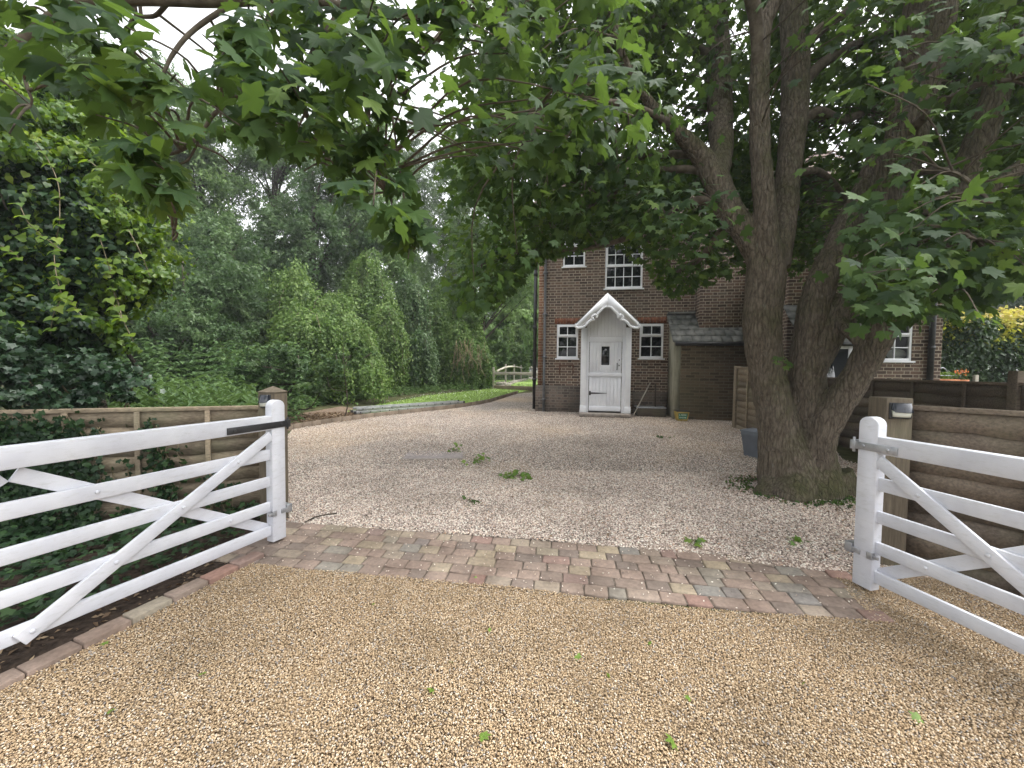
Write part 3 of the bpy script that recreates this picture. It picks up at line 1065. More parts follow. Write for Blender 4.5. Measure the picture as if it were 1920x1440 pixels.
# ------------------------------------------------------------------ lap-board fences
def lap_fence(name, p0, p1, ztop, n, mat, side, label, battens=(.25, .5, .75), posts=(), post_h=.1, rail=.035, group=None):
    """panels of overlapping waney boards between two ground points"""
    p0, p1 = np.array(p0, float), np.array(p1, float)
    d = norm(p1 - p0)
    L = np.linalg.norm(p1 - p0)
    q = np.array([-d[1], d[0]]) * side
    d3, q3, z = np.array([*d, 0]), np.array([*q, 0]), np.array([0, 0, 1.0])
    zb = min(g(p0[1]), g(p1[1]))
    o = np.array([*p0, 0.0])
    root = empty(name, (p0[0], p0[1], g(p0[1])), 0, label, 'fence', group)
    mb = MB()
    hgt = (ztop - rail - zb) / n
    seg = max(4, int(L / .16))
    for r in range(n):
        z1 = ztop - rail - r * hgt + .03
        z0 = ztop - rail - (r + 1) * hgt
        mb.cr = random.random()
        ph = random.random() * 9
        vs, fs = [], []
        for i in range(seg + 1):
            s = L * i / seg
            wv = .012 * math.sin(s * 5 + ph) + random.uniform(-.008, .008)
            a, b = o + d3 * s, z0 + wv
            vs += [a + q3 * .002 + z * z1, a + q3 * .012 + z * b, a + q3 * .001 + z * (b - .001), a + q3 * -.012 + z * z1]
        for i in range(seg):
            k = i * 4
            for j in range(4):
                fs.append((k + j, k + (j + 1) % 4, k + 4 + (j + 1) % 4, k + 4 + j))
        fs += [(3, 2, 1, 0), (seg * 4, seg * 4 + 1, seg * 4 + 2, seg * 4 + 3)]
        mb.add(vs, fs)
    # boards follow the fence's own length: grain along it
    mb.build('board_panel', mat, root, rnd=True)
    mb = MB()
    mb.cr = .75
    mb.frame_box(o, d3, q3, z, -.01, L + .01, -.022, .030, ztop - rail, ztop)
    mb.build('top_rail', mat, root, rnd=True, bevel=.003)
    for b in battens:
        mb = MB()
        mb.cr = random.random()
        mb.frame_box(o, d3, q3, z, L * b - .019, L * b + .019, .0185, .040, zb + .03, ztop - rail - .001)
        mb.build('batten', mat, root, rnd=True, bevel=.003)
    for b in posts:
        mb = MB()
        mb.cr = .5
        mb.frame_box(o, d3, q3, z, L * b - .05, L * b + .05, -.06, .046, zb - .2, ztop + post_h)
        mb.build('post', mat, root, rnd=True, bevel=.005)
    return root


fa = at(486, 760, 3.66)
fb = at(0, 772, 3.08)
dd = norm(fb[:2] - fa[:2])
lap_fence('panel_fence', fa[:2], fa[:2] + dd * 1.83, 1.125, 8, M['fence'], 1, 'tan lap-board fence panel reaching the pyramid-capped post', (.22, .5, .76))
lap_fence('panel_fence', fa[:2] + dd * 1.86, fa[:2] + dd * 3.7, 1.105, 8, M['fence'], 1, 'ivy-smothered tan fence panel under the big creeper, away from the posts', (.25, .5, .75))
pa = np.array([rp[0] + .10, rp[1] - .02])
pb = at(1920, 760, 2.50)[:2]
dd = norm(pb - pa)
lap_fence('panel_fence', pa, pa + dd * 1.83, 1.262, 8, M['fence_dark'], -1, 'brown lap-board fence panel right behind the grey-hinged gate', (.32, .66))
lap_fence('panel_fence', (5.45, 3.55), (6.2, 8.4), 1.41, 9, M['fence_dark'], 1, 'dark brown fence running back from behind the maple under the hedge', (.1, .25, .4, .55, .7, .85), (.14,), .13)
lap_fence('panel_fence', (5.02, 8.62), (4.93, 6.9), 1.60, 10, M['fence'], -1, 'short tall fence panel between the lean-to and the maple trunk', (.3, .6), (.02,), .02)


# ------------------------------------------------------------------ the cottage
A_H = math.atan(.16)
C0 = np.array([0.735, 10.97, 0.30])
ca, sa = math.cos(A_H), math.sin(A_H)
HU, HN = np.array([ca, -sa, 0]), np.array([-sa, -ca, 0])      # along the front, outwards


def H(px, py, p=0.0):
    """point of a pixel on the house plane p metres in front of the main wall: (u, z) in house coordinates"""
    d = ray(px, py)
    e = np.array([0, 0, EYE])
    k = ((C0 + HN * p - e) @ HN) / (d @ HN)
    q = e + d * k - C0
    return q @ HU, q[2]


house = empty('brick_house', C0, -A_H, 'two-storey brown brick cottage with white windows and a gabled white porch', 'house')
HOLES = {}


def hbuild(mb, name, m, parent=None, **kw):
    kw.setdefault('world_space', False)
    return mb.build(name, m, parent or house, **kw)


def wall_face(mb, u0, u1, z0, z1, yf, holes, depth=.10):
    us = sorted({u0, u1} | {h[0] for h in holes} | {h[1] for h in holes})
    zs = sorted({z0, z1} | {h[2] for h in holes} | {h[3] for h in holes})
    for i in range(len(us) - 1):
        for j in range(len(zs) - 1):
            a, b, c, d = us[i], us[i + 1], zs[j], zs[j + 1]
            um, zm = (a + b) / 2, (c + d) / 2
            if any(h[0] < um < h[1] and h[2] < zm < h[3] for h in holes): continue
            mb.add([(a, yf, c), (b, yf, c), (b, yf, d), (a, yf, d)], [(0, 1, 2, 3)])
    for a, b, c, d in holes:
        y2 = yf + depth
        mb.add([(a, yf, c), (b, yf, c), (b, yf, d), (a, yf, d), (a, y2, c), (b, y2, c), (b, y2, d), (a, y2, d)],
               [(0, 4, 5, 1), (1, 5, 6, 2), (2, 6, 7, 3), (3, 7, 4, 0)])


def rect(x0, y0, x1, y1, p=0.0):
    xm, ym = (x0 + x1) / 2, (y0 + y1) / 2
    return H(x0, ym, p)[0], H(x1, ym, p)[0], H(xm, y1, p)[1], H(xm, y0, p)[1]


PW, PB, PL, PP = 1.35, .42, .70, .60                 # wing, chimney breast, lean-to, porch: how far each stands out
w1 = rect(1044, 608, 1084, 672)
w2 = rect(1199, 606.5, 1244, 672)
w4 = rect(1135, 455, 1205.5, 541)
w3 = rect(1056, 440, 1097.5, 500)
w5 = rect(1648, 603, 1711, 677, PW)
EAVE = 5.15
U1 = H(1766, 650, PW)[0]
UB = H(1314, 540, PB)[0]
UWL = H(1478, 560, PW)[0]
UL0, UL1 = H(1265, 720, PL)[0], H(1400, 720, PL)[0]
PLINTH = H(1010, 722, 0)[1]

mb = MB()
wall_face(mb, 0, U1 - .3, -.4, EAVE, 0.0, [w1, w2, w3, w4])
mb.add([(0, 0, -.4), (0, 6, -.4), (0, 6, EAVE), (0, 0, EAVE)], [(0, 3, 2, 1)])
mb.add([(U1, 6, -.4), (0, 6, -.4), (0, 6, EAVE), (U1, 6, EAVE)], [(0, 1, 2, 3)])
hbuild(mb, 'wall', M['brick'])
mb = MB()
wall_face(mb, UWL, U1, -.4, EAVE, -PW, [w5])
mb.add([(UWL, -PW, -.4), (UWL, 0.01, -.4), (UWL, 0.01, EAVE), (UWL, -PW, EAVE)], [(0, 3, 2, 1)])
mb.add([(U1, -PW, -.4), (U1, 6, -.4), (U1, 6, EAVE), (U1, -PW, EAVE)], [(0, 1, 2, 3)])
hbuild(mb, 'wing_wall', M['brick'])
mb = MB()
mb.box(UB, UWL - .002, -PB, -.002, 1.2, EAVE)
hbuild(mb, 'chimney_breast', M['brick'])
# orange-red quoin bricks at the free corner, laid 3 mm proud
mb = MB()
uq = H(1019, 620, 0)[0]
mb.box(-.004, uq, -.004, .22, PLINTH + .0, EAVE - .3)
hbuild(mb, 'corner_brickwork', M['brick_red'])
mb = MB()
x0, x1 = -.06, H(1087, 740, 0)[0]
mb.box(x0, x1, -.06, .3, -.4, PLINTH - .03)
mb.add([(x0, -.06, PLINTH - .029), (x1, -.06, PLINTH - .029), (x1, -.006, PLINTH), (x0, -.006, PLINTH), (x0, .3, PLINTH - .029)],
       [(0, 1, 2, 3), (0, 3, 4)])
hbuild(mb, 'plinth', M['brick_plinth'])
mb = MB()
mb.box(H(1186, 740, 0)[0], UL0 - .002, -.008, .3, -.4, .62)
hbuild(mb, 'plinth', M['brick_plinth'])

# roof: a pitched slab with rows of tiles, plus soffit
mb = MB()
hr, rr = 3.1, 3.2
for i in range(14):
    t0, t1 = i / 14, (i + 1) / 14
    za, zb_ = EAVE + .02 + hr * t0, EAVE + .02 + hr * t1
    ya, yb = -.42 + rr * t0 * 1.06, -.42 + rr * t1 * 1.06 + .05
    mb.add([(-.25, ya, za + .03), (U1 + .25, ya, za + .03), (U1 + .25, yb, zb_ + .012), (-.25, yb, zb_ + .012),
            (-.25, ya, za), (U1 + .25, ya, za), (U1 + .25, yb, zb_ - .02), (-.25, yb, zb_ - .02)],
           [(0, 1, 2, 3), (4, 7, 6, 5), (0, 4, 5, 1), (1, 5, 6, 2), (3, 2, 6, 7), (0, 3, 7, 4)])
mb.add([(-.25, 6.4, EAVE), (U1 + .25, 6.4, EAVE), (U1 + .25, 2.98, EAVE + hr), (-.25, 2.98, EAVE + hr)], [(0, 1, 2, 3)])
for uu in (-.01, U1 - .01):
    mb.add([(uu, 0, EAVE), (uu, 6, EAVE), (uu, 3, EAVE + hr - .1)], [(0, 1, 2)])
roof = hbuild(mb, 'roof', M['rooftile'])
mb = MB()
mb.box(-.2, UWL - .01, -.44, -.40, EAVE - .06, EAVE + .06)
hbuild(mb, 'gutter', M['black'], roof)
mb = MB()
mb.box(UWL - .05, U1 + .2, -PW - .3, -.41, EAVE + .001, EAVE + .08)
hbuild(mb, 'wing_eaves', M['rooftile'])


def casement(r, yf, name='window', sash=False, clear=False, cols=2):
    u0, u1, z0, z1 = r
    y0, y1 = yf + .012, yf + .075
    f, b = .048, .022
    mb = MB()
    mb.box(u0 + .001, u0 + f, y0, y1, z0 + .001, z1 - .001)
    mb.box(u1 - f, u1 - .001, y0, y1, z0 + .001, z1 - .001)
    mb.box(u0 + f, u1 - f, y0, y1, z1 - f, z1 - .001)
    mb.box(u0 + f, u1 - f, y0, y1, z0 + .001, z0 + f + .01)
    pane_rects = []
    if not sash:
        zt = z1 - (z1 - z0) * .36
        mb.box(u0 + f, u1 - f, y0 + .002, y1, zt - .018, zt + .018)
        # top-hung light stands proud of the frame
        a, c = u0 + f * .55, u1 - f * .55
        lo, hi = zt + .008, z1 - f * .55
        s = .05
        yb = y0 - .022
        mb.box(a, a + s, yb, y0 - .001, lo, hi)
        mb.box(c - s, c, yb, y0 - .001, lo, hi)
        mb.box(a + s, c - s, yb, y0 - .001, hi - s, hi)
        mb.box(a + s, c - s, yb, y0 - .001, lo, lo + s)
        for k in range(1, cols):
            um = a + s + (c - a - 2 * s) * k / cols
            mb.box(um - b / 2, um + b / 2, yb + .006, y0 - .001, lo + s, hi - s)
        pane_rects.append((a + s, c - s, lo + s, hi - s, y0 + .004))
        for k in range(1, cols):
            um = u0 + f + (u1 - u0 - 2 * f) * k / cols
            mb.box(um - b / 2, um + b / 2, y0 + .006, y1 - .01, z0 + f + .01, zt - .018)
        zm = (z0 + f + .01 + zt - .018) / 2
        mb.box(u0 + f, u1 - f, y0 + .008, y1 - .012, zm - b / 2, zm + b / 2)
        pane_rects.append((u0 + f, u1 - f, z0 + f + .01, zt - .018, y0 + .03))
    else:
        zm = (z0 + z1) / 2 + .01
        mb.box(u0 + f, u1 - f, y0 - .012, y1, zm - .035, zm + .035)
        for lo, hi, yy in ((z0 + f + .01, zm - .035, y0 + .01), (zm + .035, z1 - f, y0 + .0)):
            for k in range(1, 4):
                um = u0 + f + (u1 - u0 - 2 * f) * k / 4
                mb.box(um - .010, um + .010, yy, y1 - .01, lo, hi)
            z_ = (lo + hi) / 2
            mb.box(u0 + f, u1 - f, yy + .002, y1 - .012, z_ - .010, z_ + .010)
            pane_rects.append((u0 + f, u1 - f, lo, hi, y0 + .03))
        mb.box(u0 + f, u0 + f + .02, y0 - .01, y1, zm + .035, z1 - f)
        mb.box(u1 - f - .02, u1 - f, y0 - .01, y1, zm + .035, z1 - f)
    w = hbuild(mb, name, M['upvc'], bevel=.003)
    mb = MB()
    mb.box(u0 - .04, u1 + .04, yf - .05, yf + .09, z0 - .035, z0 - .001)
    hbuild(mb, 'sill', M['upvc'], w, bevel=.004)
    mb = MB()
    for a, c, lo, hi, yy in pane_rects:
        mb.add([(a, yy, lo), (c, yy, lo), (c, yy, hi), (a, yy, hi)], [(0, 1, 2, 3)])
    hbuild(mb, 'pane', M['glass_clear'] if clear else M['glass'], w)
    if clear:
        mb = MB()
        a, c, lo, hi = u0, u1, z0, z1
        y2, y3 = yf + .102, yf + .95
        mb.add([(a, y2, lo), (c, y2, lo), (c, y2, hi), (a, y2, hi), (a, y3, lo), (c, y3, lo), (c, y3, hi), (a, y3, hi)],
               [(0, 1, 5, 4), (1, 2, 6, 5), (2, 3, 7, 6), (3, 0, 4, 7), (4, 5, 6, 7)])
        hbuild(mb, 'dark_room', M['black'], w)  # black walls put the unlit room's darkness into the colour
    return w


for r, yf, s, c in ((w1, 0, False, False), (w2, 0, False, False), (w3, 0, False, False), (w4, 0, True, False), (w5, -PW, False, True)):
    casement(r, yf, sash=s, clear=c)
for r in (w1, w2):
    mb = MB()
    n = 9
    u0, u1 = r[0] - .07, r[1] + .07
    for k in range(n):
        a, b = u0 + (u1 - u0) * k / n, u0 + (u1 - u0) * (k + 1) / n
        mb.box(a + .004, b - .004, -.005, .05, r[3] + .008, r[3] + .165)
    hbuild(mb, 'brick_lintel', M['soldier'])

# downpipes
mb = MB()
ub = H(1020.5, 700, 0)[0]
mb.tube([(ub, -.10, -.02), (ub, -.10, 1.2), (ub, -.085, 2.4), (ub, -.085, EAVE - .15), (ub, -.3, EAVE - .03)], .036, 10)
for z in (.35, 1.55, 2.75, 3.9):
    mb.tube([(ub, -.092, z - .03), (ub, -.092, z + .03)], .048, 10)
    mb.box(ub - .07, ub + .07, -.06, -.001, z - .015, z + .015)
hbuild(mb, 'drainpipe', M['pipe'], smooth=False)
mb = MB()
mb.tube([(-.11, .10, 0.45), (-.11, .10, EAVE - .1)], .05, 10)
mb.tube([(-.14, .42, -.1), (-.14, .42, EAVE - .1)], .05, 10)
for z in (.9, 2.4, 3.9):
    mb.tube([(-.11, .10, z - .04), (-.11, .10, z + .04)], .062, 10)
hbuild(mb, 'drainpipe', M['black'])
mb = MB()
ur = H(1741, 650, PW)[0]
mb.tube([(ur, -PW - .07, -.2), (ur, -PW - .07, EAVE - .1)], .055, 10)
for z in (.5, 1.75, 3.0):
    mb.tube([(ur, -PW - .07, z - .035), (ur, -PW - .07, z + .035)], .066, 10)
hbuild(mb, 'drainpipe', M['black'])
# rust-stained iron hooks under the lower window
mb = MB()
for px in (1049.5, 1074.5):
    u, z = H(px, 690, 0)
    mb.box(u - .014, u + .014, -.016, -.001, z - .18, z + .10)
u, z = H(1050, 691, 0)
u2, _ = H(1074, 691, 0)
mb.box(u, u2, -.010, -.001, z + .075, z + .10)
hbuild(mb, 'iron_bracket', mat_noise('rusty_iron', (.07, .035, .025), (.14, .07, .05), 12.0, 0.9, 0.1))

# ---- porch
pu0, pu1 = H(1089, 700, PP)[0], H(1183, 700, PP)[0]
pz0 = H(1136, 774, PP)[1]
apex = H(1139.5, 551, PP + .2)
ftl, ftr = H(1080, 609, PP + .2), H(1197.5, 606, PP + .2)
uc = (pu0 + pu1) / 2
eave_z = H(1136, 618, PP)[1]
mb = MB()
for a in (pu0, pu1 - .14):
    mb.box(a, a + .14, -PP, -PP + .1, pz0, eave_z + .05)
    mb.box(a - .012, a + .152, -PP - .012, -PP + .09, pz0 + .001, pz0 + .17)
mb.box(pu0 + .001, pu0 + .05, -PP + .101, -.002, pz0, eave_z + .05)
mb.box(pu1 - .05, pu1 - .001, -PP + .101, -.002, pz0, eave_z + .05)
hbuild(mb, 'porch_frame', M['white'], bevel=.004)
# boarded gable over the door
du0, du1 = H(1104, 700, PP)[0], H(1166, 700, PP)[0]
dz1 = H(1135, 630.5, PP)[1]
mb = MB()
n = 11
a0, a1 = pu0 + .141, pu1 - .141
slope = (apex[1] - ftl[1]) / (apex[0] - ftl[0])
for k in range(n):
    a, b = a0 + (a1 - a0) * k / n + .002, a0 + (a1 - a0) * (k + 1) / n - .002
    za, zb_ = (apex[1] - abs(q - apex[0]) * slope - .10 for q in (a, b))
    mb.prism([(a, dz1 + .002), (b, dz1 + .002), (b, zb_), (a, za)], (0, -PP + .02, 0), (1, 0, 0), (0, 0, 1), (0, 1, 0), .03)
mb.box(du0 - .001 - (du0 - a0), du0, -PP + .02, -PP + .05, pz0, dz1)
mb.box(du1, a1, -PP + .02, -PP + .05, pz0, dz1)
hbuild(mb, 'porch_gable', M['white_wood'], bevel=.002)
# roof slopes and bargeboards
mb = MB()
for f in (ftl, ftr):
    s = 1 if f[0] > apex[0] else -1
    ax, az = apex[0], apex[1] + .035
    fx, fz = f[0] + s * .03, f[1] + .035
    vs = []
    for y in (-PP - .17, -.002):
        vs += [(ax, y, az), (fx, y, fz), (fx, y, fz - .035), (ax, y, az - .045)]
    mb.add(vs, [(0, 1, 2, 3), (7, 6, 5, 4), (0, 4, 5, 1), (1, 5, 6, 2), (2, 6, 7, 3), (3, 7, 4, 0)])
proof = hbuild(mb, 'porch_roof', M['slate'])
mb = MB()
yb = -PP - .2
for f in (ftl, ftr):
    s = 1 if f[0] > apex[0] else -1
    ax, az = apex[0], apex[1] + .03
    fx, fz = f[0], f[1] + .02
    mb.prism([(ax, az), (fx, fz), (fx, fz - .17), (ax, az - .335)], (0, yb, 0), (1, 0, 0), (0, 0, 1), (0, 1, 0), .03)


def ribbon(mb, pts, w, y, d):
    P = catmull([(p[0], p[1], 0) for p in pts], 6)[:, :2]
    t = norm(np.gradient(P, axis=0))
    n = np.stack([-t[:, 1], t[:, 0]], 1)
    L, Rr = P + n * w / 2, P - n * w / 2
    for i in range(len(P) - 1):
        q = [L[i], L[i + 1], Rr[i + 1], Rr[i]]
        vs = [(p[0], y, p[1]) for p in q] + [(p[0], y + d, p[1]) for p in q]
        mb.add(vs, [(0, 1, 2, 3), (7, 6, 5, 4), (0, 4, 5, 1), (1, 5, 6, 2), (2, 6, 7, 3), (3, 7, 4, 0)])


def bp(px, py):
    return H(px, py, PP + .2)


half = [(1139, 575), (1132, 577), (1126, 583), (1121, 588), (1118.5, 596)]
half2 = [(1119, 593), (1115, 590), (1110.5, 594), (1113, 599), (1114, 600.5)]
half3 = [(1115, 600), (1108, 600.5), (1102, 605), (1097, 611), (1090, 614), (1083, 615)]
half4 = [(1083, 615), (1079.5, 612), (1080.5, 607)]
cx = 1139.3
for h in (half, half2, half3, half4):
    for fl in (0, 1):
        pts = [bp(2 * cx - x if fl else x, y - (.024 * (x - cx) if fl else 0) * 0) for x, y in h]
        ribbon(mb, pts, .058, yb - .008, .03)
hbuild(mb, 'bargeboard', M['white'], proof)

# stable door
dz0 = H(1135, 772, PP)[1]
mb = MB()
yd = -PP + .03
dt = H(1135, 641, PP)[1]
zr0, zr1 = H(1135, 706, PP)[1], H(1135, 699, PP)[1]
gu0, gu1, gz0, gz1 = rect(1128, 649.5, 1143, 684.5, PP)
nb = 9
for lo, hi in ((dz0 + .012, zr0 - .004), (zr1 + .002, dt - .004)):
    for k in range(nb):
        a, b = du0 + .012 + (du1 - du0 - .024) * k / nb, du0 + .012 + (du1 - du0 - .024) * (k + 1) / nb
        if lo < gz0 < hi and a < gu1 and b > gu0:
            spans = [(lo, gz0, max(a, du0), b), (gz1, hi, a, b)]
            if a < gu0: spans.append((gz0, gz1, a, gu0))
            if b > gu1: spans.append((gz0, gz1, gu1, b))
        else:
            spans = [(lo, hi, a, b)]
        for l2, h2, aa, bb in spans:
            mb.box(aa + .0022, bb - .0022, yd, yd + .035, l2, h2)
mb.box(du0 + .006, du1 - .006, yd - .02, yd + .03, zr0, zr1)
mb.box(du0 + .012, du1 - .012, yd - .014, yd - .0005, dz0 + .014, dz0 + .14)
mb.box(du0 + .004, du1 - .004, yd - .008, yd + .03, dt, dz1 - .002)
mb.box(du0 + .012, du1 - .012, yd + .030, yd + .042, dz0 + .013, dt - .005)
door = hbuild(mb, 'door', M['white_wood'], bevel=.003)
mb = MB()
mb.box(gu0, gu1, yd + .012, yd + .029, gz0, gz1)
hbuild(mb, 'pane', M['glass'], door)
mb = MB()
zm = (gz0 + gz1) / 2
mb.box(gu0 - .0, gu1 + .0, yd + .004, yd + .0115, zm - .006, zm + .006)
hbuild(mb, 'glazing_bar', M['black'], door)
mb = MB()
u, z = H(1157, 687, PP)
mb.tube([(u, yd - .005, z + .085), (u, yd - .045, z + .06), (u, yd - .05, z), (u, yd - .045, z - .06), (u, yd - .005, z - .085)], [.011, .008, .008, .008, .011], 8)
hbuild(mb, 'handle', M['black'], door, smooth=True)
for px, py in ((1161.5, 675), (1161, 685.5)):
    mb = MB()
    u, z = H(px, py, PP)
    mb.disc((u, yd - .001, z), (0, -1, 0), .016, .012)
    hbuild(mb, 'lock', M['black'], door)
mb = MB()
u, z = H(1104.5, 737, PP)
u2, z2 = H(1138, 737.5, PP)
mb.prism([(u, z - .055), (u + .045, z - .055), (u + .045, z - .022), (u2, z2 - .004), (u2, z2 + .004), (u + .045, z + .022), (u + .045, z + .055), (u, z + .055)],
         (0, yd - .011, 0), (1, 0, 0), (0, 0, 1), (0, 1, 0), .010)
hbuild(mb, 'hinge', M['black'], door)
# step
mb = MB()
su0, su1 = H(1086, 775, PP + .2)[0], H(1183, 775, PP + .2)[0]
mb.box(su0, su1, -PP - .27, -.003, pz0 - .075, pz0 - .002)
hbuild(mb, 'step_slab', M['stone'], bevel=.006)
mb = MB()
mb.box(su0 + .02, su1 - .02, -PP - .24, -.004, -.45, pz0 - .0765)
hbuild(mb, 'step_base', M['brick_plinth'])

# ---- lean-to
lz_e = H(1330, 643, PL)[1]
lz_t = H(1290, 590, 0.02)[1]
mb = MB()
mb.add([(UL0, -PL, -.5), (UL1, -PL, -.5), (UL1, -PL, lz_e), (UL0, -PL, lz_e), (UL1, -.003, -.5), (UL1, -.003, lz_t), (UL1, -.003, lz_e)],
       [(0, 1, 2, 3), (1, 4, 6, 2), (2, 6, 5)])
hbuild(mb, 'lean_to_wall', M['brick_olive'])
mb = MB()
mb.prism([(-PL - .004, -.5), (-.003, -.5), (-.003, lz_t - .02), (-PL - .004, lz_e)], (UL0 - .012, 0, 0), (0, 1, 0), (0, 0, 1), (1, 0, 0), .14)
hbuild(mb, 'rendered_gable', M['render'])
mb = MB()
rows = 5
for i in range(rows):
    t0, t1 = i / rows, (i + 1) / rows + .02
    ya, yb2 = -PL - .09 + (PL + .088) * t0, -PL - .09 + (PL + .088) * min(t1, 1)
    za, zb2 = lz_e + .015 + (lz_t - lz_e) * t0, lz_e + .015 + (lz_t - lz_e) * min(t1, 1)
    u = UL0 - .09 - (i % 2) * .12
    while u < UL1 + .05:
        w = .235
        a, b = max(u, UL0 - .09) + .003, min(u + w, UL1 + .08) - .003
        mb.cr = random.random()
        dz = random.uniform(0, .006)
        if b > a + .02:
            mb.add([(a, ya, za + .022 + dz), (b, ya, za + .022 + dz), (b, yb2, zb2 + .006), (a, yb2, zb2 + .006), (a, ya, za), (b, ya, za), (b, yb2, zb2 - .01), (a, yb2, zb2 - .01)],
                   [(0, 1, 2, 3), (4, 7, 6, 5), (0, 4, 5, 1), (1, 5, 6, 2), (2, 6, 7, 3), (3, 7, 4, 0)])
        u += w
mb.box(UL0 - .06, UL1 + .05, -.06, -.003, lz_t + .012, lz_t + .075)
hbuild(mb, 'lean_to_roof', M['slate'])
mb = MB()
mb.tube([(UL0 - .02, -PL - .07, lz_e - .01), (UL1 + .06, -PL - .07, lz_e - .03)], .045, 8)
mb.box(UL0 - .01, UL1 + .05, -PL - .03, -PL - .002, lz_e - .07, lz_e + .01)
hbuild(mb, 'gutter', M['black'])

# ---- glazed garden porch on the wing, seen between the maple's stems
GP = 2.1
q0, q1 = H(1500, 650, GP)[0], H(1640, 650, GP)[0]
qz0, qze = -.3, H(1600, 645, GP)[1]
qzt = H(1540, 572, PW)[1]
mb = MB()
for i in range(5):
    t0, t1 = i / 5, min((i + 1) / 5 + .03, 1)
    ya, yb2 = -GP - .1 + (GP - PW + .1) * t0, -GP - .1 + (GP - PW + .1) * t1
    za, zb2 = qze + (qzt - qze) * t0, qze + (qzt - qze) * t1
    mb.add([(q0, ya, za + .03), (q1, ya, za + .03), (q1, yb2, zb2 + .01), (q0, yb2, zb2 + .01), (q0, ya, za), (q1, ya, za), (q1, yb2, zb2 - .02), (q0, yb2, zb2 - .02)],
           [(0, 1, 2, 3), (4, 7, 6, 5), (0, 4, 5, 1), (1, 5, 6, 2), (2, 6, 7, 3), (3, 7, 4, 0)])
hbuild(mb, 'side_porch_roof', M['slate'])
mb = MB()
mb.tube([(q0 - .03, -GP - .12, qze), (q1 + .03, -GP - .12, qze - .01)], .045, 8)
hbuild(mb, 'gutter', M['black'])
mb = MB()
d0, d1 = H(1545, 690, GP)[0], H(1590, 690, GP)[0]
mb.box(d1 + .08, q1 - .02, -GP, -PW - .002, qz0, qze - .02)
hbuild(mb, 'side_porch_wall', M['brick'])
mb = MB()
for a in (q0 + .05, (q0 + d1) / 2, d1):
    mb.box(a, a + .07, -GP, -GP + .06, qz0, qze - .02)
for z in (qz0 + .1, .95, qze - .1):
    mb.box(q0 + .12, d1, -GP + .01, -GP + .05, z, z + .07)
sp = hbuild(mb, 'side_porch_glazing', M['upvc'], bevel=.003)
mb = MB()
mb.box(q0 + .12, d1, -GP + .02, -GP + .03, qz0, qze - .03)
hbuild(mb, 'pane', M['glass'], sp)

# oval mirror standing on the sill inside the wing's window
u, z = H(1691, 664, PW)
mb = MB()
mb.prism([(.19 * math.cos(a), .10 + .12 * math.sin(a)) for a in np.linspace(0, 2 * math.pi, 24, endpoint=False)], (0, 0, 0), (1, 0, 0), (0, 0, 1), (0, 1, 0), .02)
mb.box(-.10, .10, -.03, .05, -.035, -.015)
om = mb.build('table_mirror', M['lampwhite'], None)
om.location = C0 + HU * u + HN * (PW - .14) + np.array([0, 0, w5[2] + .05])
om.rotation_euler = (0, 0, -A_H)
tag(om, 'pale oval mirror back standing inside the window by the black downpipe', 'mirror')


# ------------------------------------------------------------------ the maple by the right-hand gate
tb = G(1500, 925)
maple = empty('maple_tree', (tb[0], tb[1], g(tb[1])), 0, 'big many-stemmed maple with mossy trunks, spreading its leaves over the drive', 'tree')


def stem_pts(rows, n=6):
    """rows of (px, py, depth, width in px) -> path points and radii"""
    Q = []
    for px, py, Y, w in rows:
        p = at(px, py, Y)
        Q.append([*p, 0.5 * w * Y / F_PX])
    c = catmull(Q, n)
    return c[:, :3], np.maximum(c[:, 3], .004)


